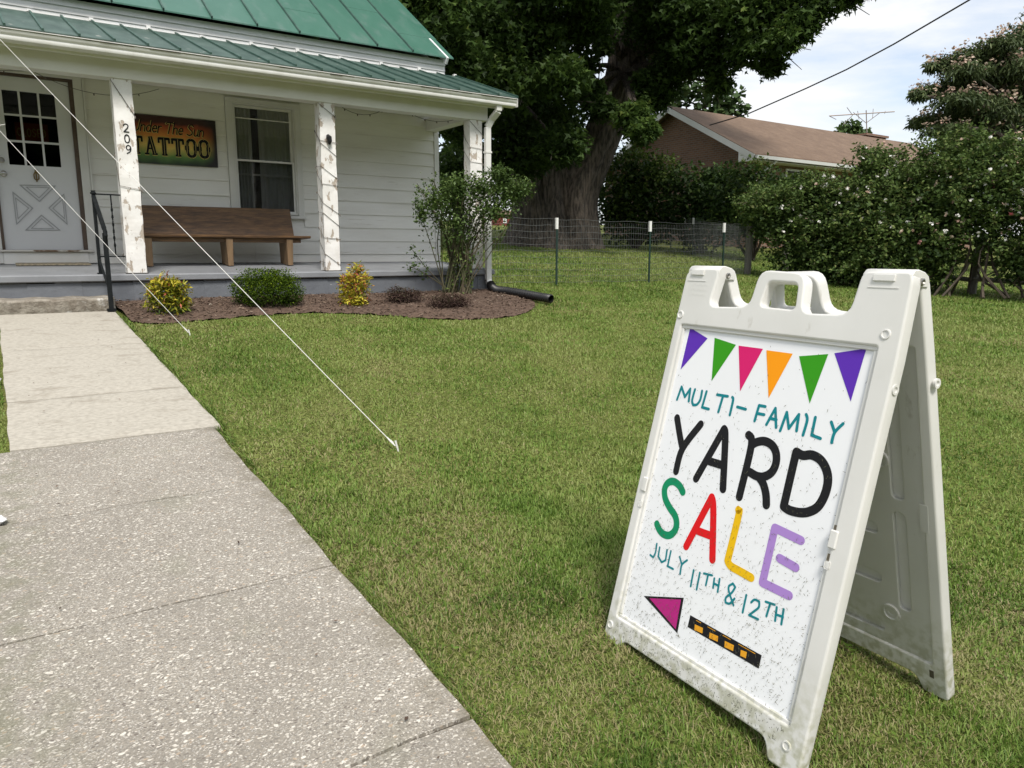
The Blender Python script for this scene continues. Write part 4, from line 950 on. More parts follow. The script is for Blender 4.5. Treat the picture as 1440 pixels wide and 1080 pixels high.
for k_, P in enumerate(paths):
    for i in range(1, len(P) - 1, 2):
        p = P[i]; q = p + np.array([random.uniform(-.012, .012), -0.014, -0.02])
        MB().tube([p, (p + q) / 2, q + np.array([0, 0, -.008])], [.005, .009, .004], 6).build('bulb', M['bulb'], sl_)
# a small dark clip on the middle post
tag(MB().tube([(3.545, 9.285, 2.80), (3.552, 9.262, 2.775), (3.560, 9.26, 2.73), (3.556, 9.27, 2.69)], [.022, .034, .028, .012], 8).build('cord_reel', M['blackpipe'], sl_), None)

# guy ropes
def rope(P, Q, label, tail):
    P = np.array(P); Q = np.array(Q); r_ = empty('guy_rope', tuple(P), label, 'rope', 'ropes staked from the porch to the lawn')
    MB().tube(swag(P, Q, 0.012, 10), 0.0023, 6).build('line', M['rope'], r_)
    mb = MB(); d = (Q - P) / np.linalg.norm(Q - P)
    mb.tube([P + d * .08, P + d * .04, P], [.003, .0065, .003], 6)
    mb.tube([P + d * .05, P + d * .03 + np.array([.012, .005, .0])], [.002, .0015], 5)
    mb.build('knot', M['rope'], r_)
    MB().tube([P + np.array([0, 0, .03]), P + np.array([.02, -.02, -.08])], [.006, .004], 6).build('peg', M['rope'], r_)
    if tail is not None:
        c_ = P + (Q - P) * tail; mb = MB()
        for v_ in ((.07, 0, .02), (-.05, 0, -.04)): mb.tube([c_, c_ + np.array(v_)], [.004, .003], 5)
        mb.build('tied_end', M['rope'], r_)
rope((1.69, 3.61, 0.325), (0.17, 9.02, 3.435), 'longer white rope reaching down to the lawn in front', None)
rope((1.38, 7.26, 0.645), (-0.54, 9.02, 3.435), 'shorter white rope ending beside the yellow shrub near the walk', 0.66)

# ------------------------------------------------------------------ the A-frame sign
ao = empty('yard_sale_sign', (1.77, 1.25, 0.15), 'white plastic folding yard sale sign with coloured lettering on the lawn', 'sign')
SO = Vector((1.504764, 1.616652, .234576)); syaw = -1.6245; slean = .2459
r_v = Vector((math.cos(syaw), math.sin(syaw), 0)); n_v = Vector((-math.sin(syaw), math.cos(syaw), 0))
u_v = Vector((0, 0, 1)) * math.cos(slean) + n_v * math.sin(slean); o_v = r_v.cross(u_v)
def frame_m(o, r_, u_):
    n_ = r_.cross(u_); m_ = Matrix(((r_.x, u_.x, n_.x, o.x), (r_.y, u_.y, n_.y, o.y), (r_.z, u_.z, n_.z, o.z), (0, 0, 0, 1))); return m_
MF = frame_m(SO - ao.location, r_v, u_v)
OUT = [(-.040, -.105), (.030, -.105), (.052, -.058), (.592, -.058), (.612, -.105), (.700, -.105), (.703, .9), (.697, 1.085), (.690, 1.106), (.566, 1.106), (.555, .998), (.419, .992), (.407, 1.098), (.255, 1.104), (.243, .998), (.094, .990), (.1075, 1.104), (.0, 1.104), (-.026, 1.086), (-.030, .9)]
RR = [.012, .012, .02, .02, .012, .012, 0, .012, .012, .022, .03, .03, .035, .035, .03, .03, .022, .015, .012, 0]
INS = [(0, 0), (.648, 0), (.648, .928), (0, .928)]
HH = [(.282, 1.002), (.397, .999), (.389, 1.070), (.292, 1.072)]
fp = plate('front_panel', [fillet(OUT, RR), fillet(INS, .006)[::-1], fillet(HH, .016)[::-1]], .019, .0055, M['plastic'], ao, MF, zc=-.007)
# inner step round the insert
mbb = MB()
for (x0, x1, y0, y1) in ((-.004, .652, -.004, .010), (-.004, .652, .918, .932), (-.004, .010, .010, .918), (.638, .652, .010, .918)):
    mbb.box(x0, x1, y0, y1, -.020, .006)
mbb.build('insert_lip', M['plastic'], fp, local=True, bevel=0.002)
MB().box(.0, .648, .0, .928, -.0035, -.0005).build('poster', M['poster'], fp, local=True)
poster = [o for o in fp.children if o.name.startswith('poster')][0]
MB().box(-.004, .652, -.004, .932, -.024, -.006).build('backing', M['plastic'], fp, local=True)
# corrugated flute lines of the poster: fine real ridges
# raised round bosses and side tabs
mbb = MB()
for (x_, y_) in ((-.012, .958), (.662, .958), (-.018, -.035), (.655, -.045)):
    MB().lathe((x_, y_, .0115), [(.013, 0), (.012, .003), (.009, .0035), (.008, .001)], 16).build('boss', M['plastic'], fp, local=True, smooth=True)
mbb = MB()
for (x_, y_) in ((-.014, .40), (.640, .44)):
    mbb.box(x_, x_ + .022, y_, y_ + .045, .010, .0165)
    mbb.box(x_ + .004, x_ + .018, y_ - .05, y_ - .03, .0115, .0145)
mbb.build('retaining_clip', M['plastic'], fp, local=True, bevel=.003)
mbb = MB()
for y_ in (.405, .475): mbb.box(.646, .652, y_, y_ + .022, .0121, .0128)
mbb.build('slot', M['hole'], fp, local=True)
mbb = MB()
for (x0, x1, y0) in ((.590, .668, 1.030), (-.012, .062, 1.028)):
    MB().box(x0, x1, y0 + .036, y0 + .038, .0115, .0135).build('arm_ridge', M['plastic'], fp, local=True)
for x0, x1 in ((.60, .655), (.0, .05)): MB().box(x0, x1, 1.082, 1.098, .010, .017).build('arm_ridge', M['plastic'], fp, local=True, bevel=.001)
# embossed note on the left arm
st = []
for k_ in range(3):
    yy = 1.052 - k_ * .014; xx = .008
    for j in range(7): st.append([(xx, yy), (xx + .004, yy + .006 * (j % 2)), (xx + .007, yy)]); xx += .0105
strokes_mesh(st, 0.0012, 'embossing', M['plastic'], fp, None, .0125)
# lettering
SG = {
'multi': [[(0.0404,0.7002),(0.0473,0.741),(0.0701,0.7134),(0.0844,0.7405),(0.0894,0.7033)],[(0.1035,0.7414),(0.1018,0.7084),(0.1099,0.6955),(0.1244,0.6996),(0.133,0.7162),(0.1322,0.7414)],[(0.1499,0.7427),(0.1462,0.6948),(0.173,0.6941)],[(0.192,0.74),(0.2315,0.7415)],[(0.2145,0.7397),(0.2105,0.6924)],[(0.2482,0.7418),(0.2535,0.734),(0.2535,0.6916)],[(0.2733,0.7182),(0.3036,0.717)],[(0.3657,0.7355),(0.3449,0.7351),(0.3416,0.6917)],[(0.3437,0.713),(0.3678,0.7137)],[(0.3819,0.6893),(0.3985,0.7367),(0.414,0.688)],[(0.3878,0.7079),(0.4098,0.7075)],[(0.4286,0.6819),(0.436,0.7327),(0.453,0.6931),(0.4731,0.7337),(0.4772,0.6918)],[(0.4939,0.7376),(0.5006,0.7236),(0.4983,0.6848)],[(0.5216,0.7354),(0.5228,0.69),(0.5489,0.6869)],[(0.5679,0.7323),(0.5832,0.7093)],[(0.5997,0.7344),(0.5832,0.7093),(0.5814,0.6838)]],
'yard': [[(0.0571,0.6459),(0.0882,0.5903),(0.1064,0.5616)],[(0.1556,0.6455),(0.1064,0.5616),(0.1007,0.4907)],[(0.1836,0.4895),(0.2448,0.6494),(0.256,0.626),(0.2878,0.487)],[(0.2191,0.5496),(0.2693,0.5502)],[(0.3324,0.6505),(0.3492,0.6253),(0.3479,0.4815)],[(0.3505,0.6264),(0.3649,0.6378),(0.3877,0.6451),(0.4133,0.6403),(0.4313,0.6236),(0.4384,0.5975),(0.4321,0.5722),(0.4126,0.5552),(0.3895,0.55),(0.3631,0.5547)],[(0.3943,0.5505),(0.4142,0.5355),(0.4296,0.5117),(0.4383,0.4855)],[(0.4902,0.4967),(0.4903,0.6392)],[(0.4903,0.6392),(0.5114,0.6352),(0.5358,0.642),(0.5632,0.6353),(0.5852,0.6146),(0.5955,0.5876),(0.5948,0.5541),(0.5841,0.5231),(0.5635,0.5046),(0.5399,0.4953),(0.5095,0.4923),(0.4902,0.4967)]],
'S': [[(0.1452,0.4392),(0.1272,0.4531),(0.1002,0.4592),(0.0789,0.4491),(0.0712,0.4278),(0.0821,0.4022),(0.1076,0.381),(0.135,0.365),(0.1484,0.3451),(0.1481,0.323),(0.1318,0.3036),(0.1078,0.2987),(0.0872,0.3055),(0.0713,0.3189)]],
'A': [[(0.2033,0.2937),(0.2555,0.4544),(0.2702,0.4251),(0.3063,0.2911)],[(0.2259,0.3492),(0.2875,0.3515)]],
'L': [[(0.3551,0.4473),(0.3595,0.435),(0.3573,0.3056),(0.3717,0.2961),(0.4045,0.2935),(0.4423,0.2907)]],
'E': [[(0.56,0.4303),(0.4793,0.4365),(0.4795,0.2915),(0.5624,0.2901)],[(0.5125,0.3679),(0.5626,0.3621)]],
'july': [[(0.0891,0.263),(0.0915,0.2372),(0.0865,0.2198),(0.0726,0.2224)],[(0.1038,0.257),(0.1055,0.2298),(0.1246,0.2183),(0.1382,0.2293),(0.1349,0.2595)],[(0.1505,0.2617),(0.1509,0.2157),(0.1743,0.2155)],[(0.1887,0.2572),(0.2031,0.2386)],[(0.2185,0.2579),(0.2031,0.2386),(0.2044,0.2116)],[(0.25,0.2402),(0.2522,0.1935)],[(0.2737,0.2413),(0.2755,0.1933)],[(0.2879,0.2446),(0.3175,0.25)],[(0.3035,0.2474),(0.3038,0.2165)],[(0.3272,0.2451),(0.33,0.2192)],[(0.345,0.2503),(0.3481,0.2151)],[(0.3287,0.2318),(0.3471,0.2314)],[(0.4082,0.2017),(0.3832,0.2314),(0.3803,0.2446),(0.3909,0.2551),(0.4009,0.2487),(0.394,0.2307),(0.3792,0.2114),(0.3814,0.1988),(0.3953,0.2014),(0.4069,0.2195)],[(0.4403,0.2427),(0.4411,0.1957)],[(0.4598,0.2307),(0.4682,0.2415),(0.4829,0.2419),(0.4854,0.2282),(0.4741,0.2124),(0.4623,0.1975),(0.4914,0.1987)],[(0.5016,0.2495),(0.5289,0.2527)],[(0.5156,0.2509),(0.5131,0.216)],[(0.5363,0.2492),(0.5404,0.2157)],[(0.5565,0.2522),(0.5596,0.215)],[(0.539,0.2316),(0.5595,0.2338)]]}
letters([1, 1, 1, 2, 1, 1, 2, 2, 1, 1, 1, 2], SG['multi'], .0082, M['teal'], fp)
letters([2, 2, 3, 2], SG['yard'], .0235, M['black'], fp)
for k_, m_ in (('S', 'green'), ('A', 'red'), ('L', 'yellow'), ('E', 'lilac')): strokes_mesh(SG[k_], .0225, 'letter', M[m_], fp, None, .0001)
letters([1, 1, 1, 2, 1, 1, 2, 3, 1, 1, 1, 2, 3], SG['july'], .0062, M['teal'], fp)
for p, m_ in zip([[(0.029,0.9225),(0.1081,0.8967),(0.0274,0.7915)],[(0.1347,0.9013),(0.2194,0.8891),(0.1601,0.7753)],[(0.2296,0.8877),(0.3155,0.8879),(0.2705,0.7618)],[(0.3275,0.8855),(0.4132,0.8855),(0.3698,0.7592)],[(0.4342,0.8813),(0.5169,0.8966),(0.4967,0.7664)],[(0.5331,0.9006),(0.6146,0.9213),(0.6059,0.7902)]], ('fpurple', 'fgreen', 'fpink', 'forange', 'fgreen', 'fpurple')):
    polys_mesh([p[::-1]], 'pennant', M[m_], fp, None, .0002)
polys_mesh([[(0.0833,0.0979),(0.2428,0.0504),(0.2372,0.1536)]], 'arrowhead', M['black'], fp, None, .0002)
polys_mesh([[(0.1086,0.1007),(0.234,0.0588),(0.2288,0.1449)]], 'arrowhead', M['magenta'], fp, None, .0005)
polys_mesh([[(0.2736,0.0835),(0.5254,0.0835),(0.5253,0.1184),(0.2739,0.1179)]], 'arrow_shaft', M['black'], fp, None, .0002)
SQ = [[(0.2968,0.1012),(0.3271,0.1036),(0.3294,0.0889),(0.2998,0.0857)],[(0.3523,0.1021),(0.3827,0.1048),(0.3849,0.0903),(0.3546,0.0875)],[(0.4068,0.1029),(0.4379,0.1049),(0.4395,0.0898),(0.41,0.0872)],[(0.4614,0.1034),(0.4813,0.1063),(0.4823,0.09),(0.4641,0.0889)]]
for p in SQ: polys_mesh([p[::-1]], 'shaft_marking', M['amber'], fp, None, .0005)
for a, c_, b in ((.298, .3167, .1133), (.3414, .37, .1134), (.3963, .424, .1138), (.4506, .5062, .1137)): polys_mesh([[(a, b - .0009), (c_, b - .0009), (c_, b + .0009), (a, b + .0009)]], 'shaft_marking', M['amber'], fp, None, .0005)
# grass clippings and dirt flecks stuck to the board
n = 2300
x_ = rng.uniform(.01, .64, n); y_ = .92 * rng.beta(1.1, 2.6, n) + .005
a = rng.normal(1.3, .8, n); Lc = rng.uniform(.0015, .0068, n) * rng.uniform(.5, 1.2, n); Wc = rng.uniform(.0004, .0009, n)
d = np.stack([np.cos(a), np.sin(a), np.zeros(n)], -1) * Lc[:, None]; s_ = np.stack([-np.sin(a), np.cos(a), np.zeros(n)], -1) * Wc[:, None]
c_ = np.stack([x_, y_, np.full(n, .0030)], -1)
k_ = rng.random(n) < .16; c_[k_, 1] = rng.uniform(-.052, -.008, k_.sum()); c_[k_, 2] = .0124
V = np.stack([c_ - d, c_ - s_, c_ + d + [0, 0, .0004], c_ + s_], 1).reshape(-1, 3)
o = np_mesh('clippings', V, np.arange(n * 4).reshape(-1, 4), M['clip'], fp, {'tint': rng.random(n)}, local=True); o['kind'] = 'stuff'
# rear panel
APEX = SO + u_v * 1.106 - o_v * .028
lean2 = .248
u2 = (Vector((0, 0, 1)) * math.cos(lean2) - n_v * math.sin(lean2)); r2 = -r_v; n2 = r2.cross(u2)
RO = APEX - u2 * 1.106 + n2 * .026 + r_v * .662    # mirrored, its outer face away from the front
MR = frame_m(RO - ao.location, r2, u2)
slots = [fillet([(x0, y0), (x1, y0), (x1, y1), (x0, y1)], .016, 5) for (x0, x1, y0, y1) in
         ((.055, .090, .14, .45), (.055, .090, .49, .80), (.558, .593, .14, .45), (.558, .593, .49, .80),
          (.14, .51, .035, .07), (.14, .30, .20, .235), (.35, .51, .20, .235), (.14, .30, .36, .395), (.35, .51, .36, .395), (.14, .51, .50, .535), (.14, .30, .66, .695), (.35, .51, .66, .695), (.14, .51, .82, .855))]
rp = plate('rear_panel', [fillet(OUT, RR), fillet(INS, .006)[::-1], fillet(HH, .016)[::-1]], .019, .0055, M['plastic'], ao, MR, zc=-.007)
plate('web', [[(-.003, -.003), (.651, -.003), (.651, .931), (-.003, .931)]] + [s_[::-1] for s_ in slots], .006, .0025, M['plastic'], rp, None, zc=-.0135)
MB().box(-.003, .651, -.003, .931, -.006, -.002).build('web', M['plastic'], rp, local=True)
mbb = MB()
for (x_, y_) in ((.115, .115), (.325, .115), (.535, .115), (.115, .60), (.535, .60)):
    MB().lathe((x_, y_, -.0195), [(.026, 0), (.026, -.006), (.020, -.0065), (.018, -.003), (.008, -.003), (.007, -.001)], 20).build('boss', M['plastic'], rp, local=True, smooth=True)
MB().box(-.012, .010, .42, .50, -.027, -.0255).build('retaining_clip', M['plastic'], rp, local=True)
mbb = MB().box(-.004, .008, -.044, -.020, -.0275, -.0262); mbb.build('slot', M['hole'], rp, local=True)
# side eyelets, hinge caps and pins
for (P_, m_) in ((fp, 1), (rp, 0)):
    xe = .7035 if m_ else -.041
    mbb = MB()
    mbb.lathe((xe - (.004 if m_ else -.004), .835, -.007), [(.0125, 0), (.0125, .006 if m_ else -.006), (.007, .006 if m_ else -.006), (.006, .002 if m_ else -.002)], 16, 'x')
    mbb.build('eyelet', M['plastic'], P_, local=True, smooth=True)
for (a_, b_) in ((-.020, .105), (.568, .692)):
    prof = [(.010, 1.080), (.012, 1.100), (.004, 1.112), (-.012, 1.117), (-.040, 1.117), (-.056, 1.112), (-.064, 1.100), (-.062, 1.085), (-.03, 1.079)]
    k_ = len(prof); V = [(a_, y, z) for (z, y) in prof] + [(b_, y, z) for (z, y) in prof]
    mbb = MB().add(V, [tuple(range(k_)), tuple(range(2 * k_ - 1, k_ - 1, -1))] + [(i, i + k_, (i + 1) % k_ + k_, (i + 1) % k_) for i in range(k_)])
    mbb.build('hinge_cap', M['plastic'], fp, local=True, bevel=.0025, smooth=True)
for x_ in (.100, .689):
    MB().lathe((x_, 1.092, -.028), [(.0085, 0), (.0085, .009), (.006, .010), (.003, .006)], 12, 'x').build('hinge_pin', M['metalpin'], fp, local=True)

# ------------------------------------------------------------------ plants
def rand_frames(n, upbias=0.4, r=rng):
    nrm = r.normal(size=(n, 3)); nrm[:, 2] = np.abs(nrm[:, 2]) * (1 + upbias) + upbias * .5; nrm /= np.linalg.norm(nrm, axis=1)[:, None]
    t = r.normal(size=(n, 3)); t -= nrm * (t * nrm).sum(1)[:, None]; t /= np.linalg.norm(t, axis=1)[:, None]
    return t, np.cross(nrm, t), nrm
T_OVAL = (np.array([(0, 0, 0), (.32, .5, .08), (0, 1, -.05), (-.32, .5, .08)]), np.array([(0, 1, 2), (0, 2, 3)]))
T_MAPLE = (np.array([(0, 0, 0), (.52, .34, .05), (.16, .46, 0), (0, 1.05, -.08), (-.16, .46, 0), (-.52, .34, .05)]), np.array([(0, 1, 2), (0, 2, 3), (0, 3, 4), (0, 4, 5)]))
T_LONG = (np.array([(0, 0, 0), (.14, .5, .06), (0, 1, -.1), (-.14, .5, .06)]), np.array([(0, 1, 2), (0, 2, 3)]))
T_BLOOM = (np.array([(0, 0, 0), (.5, 0, .2), (.15, .48, .2), (-.4, .3, .2), (-.4, -.3, .2), (.15, -.48, .2)]), np.array([(0, 1, 2), (0, 2, 3), (0, 3, 4), (0, 4, 5), (0, 5, 1)]))
def leaves(name, C, size, tint, m, parent, tmpl=T_OVAL, upbias=0.4, droop=None, kind='stuff', frames=None):
    n = len(C); t, b, nn_ = frames if frames is not None else rand_frames(n, upbias)
    if droop is not None:
        b = b * (1 - droop) + np.array([0, 0, -1.0]) * droop; b /= np.linalg.norm(b, axis=1)[:, None]; t = np.cross(b, nn_); t /= np.linalg.norm(t, axis=1)[:, None] + 1e-9; nn_ = np.cross(t, b)
    tv, tf = tmpl; k_ = len(tv); size = np.asarray(size).reshape(-1, 1, 1)
    V = C[:, None, :] + size * (tv[None, :, 0:1] * t[:, None, :] + tv[None, :, 1:2] * b[:, None, :] + tv[None, :, 2:3] * nn_[:, None, :])
    F = (np.arange(n)[:, None, None] * k_ + tf[None]).reshape(-1, 3)
    o = np_mesh(name, V.reshape(-1, 3), F, m, parent, {'tint': np.repeat(np.clip(tint, 0, 1), len(tf))}); o['kind'] = kind; return o
def blob_pts(c, rad, n, shell=0.55, r=rng):
    d = r.normal(size=(n, 3)); d /= np.linalg.norm(d, axis=1)[:, None]
    rr = shell + (1 - shell) * r.random(n) ** .7; rr = np.where(r.random(n) < .2, r.random(n) * shell, rr)
    rr = rr * (1 + .20 * np.sin(d[:, 0] * 5 + c[0] * 3) * np.cos(d[:, 2] * 6 + c[1] * 2)) * r.uniform(.92, 1.12, n)
    return np.asarray(c) + d * rr[:, None] * np.asarray(rad), d

# big maple
TD = 23.0
TB = at(775, 345, TD); TB[2] = gz(TB[0], TB[1]) - .05
RV = np.array([CY, -SY, 0.0]); FV = np.array([SY, CY, 0.0])
maple = empty('maple_tree', tuple(TB), 'huge old maple with a flared furrowed trunk behind the wire fence', 'tree')
def W(px, py, d=TD): return at(px, py, d)
def trunk(path, radii, name, parent, lobes=7, flare=0.0, nseg=56, seed=0, m='bark', disp=0.10):
    r_ = np.random.default_rng(seed); ph = r_.random(6) * 6.28; path = smooth_pts(path, 8); n_ = len(path)
    rad = np.interp(np.linspace(0, 1, n_), np.linspace(0, 1, len(radii)), radii); V = []; F = []
    for i, p in enumerate(path):
        hgt = p[2] - path[0][2]; fl = flare * math.exp(-hgt / .9)
        for k_ in range(nseg):
            t_ = 2 * math.pi * k_ / nseg
            rr = rad[i] * (1 + (disp * .6 + .35 * fl) * math.sin(t_ * lobes + ph[0] + hgt * .25) + disp * .5 * math.sin(t_ * (lobes * 2 + 1) + ph[1] - hgt * .4) + disp * .35 * math.sin(t_ * 23 + ph[2] + hgt * 1.1) + fl) + disp * .15 * r_.normal() * rad[i] * .3
            V.append(p + RV * rr * math.cos(t_) + FV * rr * math.sin(t_) * .9)
    for i in range(n_ - 1):
        for k_ in range(nseg): k2 = (k_ + 1) % nseg; F.append((i * nseg + k_, i * nseg + k2, (i + 1) * nseg + k2, (i + 1) * nseg + k_))
    return np_mesh(name, V, F, M[m], parent, smooth=True)
up = lambda z: np.array([0, 0, z])
B0 = TB
trunk([B0 - up(.2) - RV * .1, B0 + up(.5) - RV * .12, B0 + up(1.2) - RV * .15, B0 + up(2.2) - RV * .2, B0 + up(3.5) - RV * .5, B0 + up(6) - RV * .8, B0 + up(10) - RV * 1.2], [1.02, .95, .88, .74, .56, .42, .25], 'trunk', maple, 6, .42, 72, 1)
trunk([B0 - up(.2) + RV * .45, B0 + up(.6) + RV * .5, B0 + up(1.5) + RV * .62, B0 + up(2.5) + RV * 1.1, B0 + up(3.6) + RV * 1.6, B0 + up(5.2) + RV * 2.1, B0 + up(8) + RV * 2.25, B0 + up(12) + RV * 2.4], [.80, .74, .66, .60, .55, .50, .45, .25], 'trunk', maple, 5, .38, 64, 2)
trunk([B0 + up(.3) - RV * .55 - FV * .3, B0 + up(1.2) - RV * .62 - FV * .4, B0 + up(2.6) - RV * .9 - FV * .6, B0 + up(5) - RV * 2.2 - FV * 1.5, B0 + up(8) - RV * 4 - FV * 2], [.55, .50, .42, .34, .2], 'trunk', maple, 5, .25, 40, 3)
forks = {0: B0 + up(4.5) - RV * .6, 1: B0 + up(5.0) + RV * 2.05, 2: B0 + up(5) - RV * 2.2 - FV * 1.5}
spec = [(600, 30, 55, 16), (640, 90, 50, 17), (600, -30, 55, 16), (575, 0, 30, 17), (680, 40, 55, 18), (700, 110, 50, 18), (650, 165, 42, 19), (720, 185, 40, 20), (690, 225, 26, 20), (640, 235, 34, 24), (740, 225, 32, 20), (760, 150, 50, 21), (790, 205, 34, 19),
        (745, 60, 55, 19), (800, 40, 50, 20), (790, 110, 36, 18), (835, 25, 34, 19), (760, -30, 55, 18), (820, -40, 50, 18), (880, 10, 42, 26), (905, 60, 36, 26), (925, 30, 45, 21), (900, -40, 50, 20), (965, 10, 45, 20), (1010, 30, 46, 20), (1060, 10, 44, 19), (1105, 5, 40, 19), (1160, -8, 34, 18), (1200, -18, 26, 18),
        (1060, 62, 34, 19), (1105, 55, 24, 18), (1005, 85, 32, 20), (960, 85, 36, 21), (1085, 92, 18, 19), (1012, 118, 16, 20), (930, 120, 28, 21), (975, 60, 36, 20), (890, 165, 26, 19.5), (845, 150, 20, 20), (905, 185, 20, 19), (700, 160, 40, 22), (830, 130, 22, 22),
        (660, 20, 60, 24), (720, 0, 60, 25), (790, 170, 34, 24), (720, 250, 26, 24), (1030, -20, 50, 23), (950, -30, 50, 22), (1130, 30, 26, 18), (640, 140, 34, 24), (915, 140, 22, 21), (828, 92, 15, 21), (846, 66, 13, 21), (815, 128, 13, 21), (838, 120, 10, 20), (812, 100, 14, 22), (908, 112, 16, 21)]
Cs = []; Ts = []; Ss = []; tips = []
for (px0, py0, rp_, dd) in spec:
    c = W(px0, py0, dd); R = rp_ * dd / 1052.0
    n = int(26 * (rp_ * .9) ** 1.25)
    P, d = blob_pts(c, (R * 1.1, R * 1.1, R * .85), n, .35)
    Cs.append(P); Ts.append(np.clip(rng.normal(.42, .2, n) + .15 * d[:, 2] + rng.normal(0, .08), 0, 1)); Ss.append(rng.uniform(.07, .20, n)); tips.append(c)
for i in range(190):   # rest of the crown, above and beyond the picture
    th = rng.uniform(0, 2 * math.pi); q = rng.uniform(.3, 1); hh = rng.uniform(0, 1)
    R0 = 9.0 * math.sqrt(max(0, 1 - (hh * .95) ** 2)) * q
    c = B0 + np.array([math.cos(th) * R0, math.sin(th) * R0, 8.6 + hh * 7.5]); P, d = blob_pts(c, (1.5, 1.5, 1.1), 330, .4)
    Cs.append(P); Ts.append(np.clip(rng.normal(.42, .2, 330) + .15 * d[:, 2], 0, 1)); Ss.append(rng.uniform(.16, .30, 330))
    if i % 6 == 0: tips.append(c)
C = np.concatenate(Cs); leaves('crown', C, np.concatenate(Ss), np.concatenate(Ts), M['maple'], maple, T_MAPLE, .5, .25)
mb = MB()
for c in tips:
    f_ = min(forks.values(), key=lambda q: np.linalg.norm((q - c)[:2])) ; mid = (f_ + c) / 2 + up(.6 if c[2] > f_[2] else .1)
    P = smooth_pts([f_, mid, c + (mid - c) * .12], 4); mb.tube(P, list(np.linspace(.13, .02, len(P))), 6)
    for _ in range(4):
        e = c + rng.normal(size=3) * .32; mb.tube([c - (c - mid) * .15, e], [.018, .006], 4)
mb.build('branches', M['bark'], maple, smooth=True)

def shrub(name, base, blobs, dens, size, m, label, cat, tmpl=T_OVAL, spread=.05, group=None, stem=None, tint=(.45, .2), up_=.4, droop=None, shell=.5, zt=.15, foliage='foliage'):
    e = empty(name, tuple(base), label, cat, group); Cs = []; Ts = []
    for (c, rad) in blobs:
        n = max(30, int(dens * (rad[0] * rad[2] + rad[0] * rad[1]))); P, d = blob_pts(c, rad, n, shell); bt_ = rng.normal(0, .07); k_ = P[:, 2] > ground_z(P[:, 0], P[:, 1]) + .02; P, d = P[k_], d[k_]
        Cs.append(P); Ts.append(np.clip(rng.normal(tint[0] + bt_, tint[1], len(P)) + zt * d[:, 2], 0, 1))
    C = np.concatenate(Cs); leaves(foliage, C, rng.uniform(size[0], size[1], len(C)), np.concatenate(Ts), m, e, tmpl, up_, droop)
    mb = MB(); b = np.array(base)
    for (c, rad) in blobs:
        c = np.array(c); mb.tube(smooth_pts([b + (c - b) * [1, 1, 0] * (spread > .1) * .8 + rng.normal(size=3) * [spread, spread, 0], (b + c) / 2 + rng.normal(size=3) * .08 * np.linalg.norm(c - b), c], 3), [.02 * (stem or 1)] * 3 + [.012 * (stem or 1)] * 3 + [.006 * (stem or 1)], 5)
    mb.build('stems', M['twig'], e); return e, C

# bed shrubs
b = (1.40, 8.30, gz(1.4, 8.3))
bl = [((1.40, 8.30, .88), (.20, .20, .19)), ((1.36, 8.28, 1.05), (.14, .14, .10)), ((1.50, 8.30, .95), (.12, .12, .14)), ((1.30, 8.3, .95), (.12, .12, .12)), ((1.48, 8.25, 1.03), (.09, .09, .06)), ((1.54, 8.28, .84), (.09, .09, .10))]
shrub('nandina_shrub', b, bl, 9500, (.042, .075), M['nandina'], 'yellow and green shrub beside the walkway end, leftmost in the bed', 'shrub', T_LONG, stem=.4, tint=(.44, .24), zt=.22)
b = (3.46, 8.42, gz(3.46, 8.42))
bl = [((3.45, 8.40, .88), (.17, .17, .16)), ((3.46, 8.40, 1.04), (.15, .15, .13)), ((3.56, 8.40, 1.02), (.11, .11, .15)), ((3.36, 8.4, .98), (.10, .10, .13)), ((3.50, 8.40, 1.18), (.09, .09, .07)), ((3.42, 8.35, .80), (.17, .12, .08))]
shrub('nandina_shrub', b, bl, 9500, (.042, .072), M['nandina'], 'bright yellow shrub with reddish lower leaves before the middle post', 'shrub', T_LONG, stem=.4, tint=(.60, .22), zt=.10)
b = (2.51, 8.62, gz(2.51, 8.62))
bl = [((2.51, 8.62, .95), (.36, .32, .25))] + [((2.51 + .27 * math.cos(t_), 8.62 + .24 * math.sin(t_), .93 + .03 * math.sin(t_ * 3)), (.15, .15, .17)) for t_ in np.linspace(0, 6.28, 9)[:-1]] + [((2.45, 8.6, 1.09), (.2, .2, .10)), ((2.60, 8.58, 1.08), (.17, .17, .1))]
shrub('boxwood', b, bl, 22000, (.013, .026), M['box'], 'round dark green clipped boxwood bush under the bench', 'shrub', T_OVAL, stem=.4, tint=(.42, .22), shell=.75, zt=.25)
shrub('heath_shrub', (4.08, 8.38, gz(4.08, 8.38)), [((4.08, 8.38, .82), (.25, .2, .13)), ((4.0, 8.38, .88), (.15, .12, .09)), ((4.2, 8.4, .85), (.14, .12, .09))], 24000, (.018, .038), M['heath'], 'low brown heath clump beside the bright yellow shrub', 'shrub', T_LONG, stem=.3, up_=1.2)
shrub('heath_shrub', (4.46, 7.92, gz(4.46, 7.92)), [((4.46, 7.92, .77), (.28, .2, .12)), ((4.36, 7.92, .80), (.16, .12, .10)), ((4.60, 7.9, .79), (.14, .12, .09))], 24000, (.018, .038), M['heath'], 'wider low brown heath clump at the front edge of the mulch', 'shrub', T_LONG, stem=.3, up_=1.2)
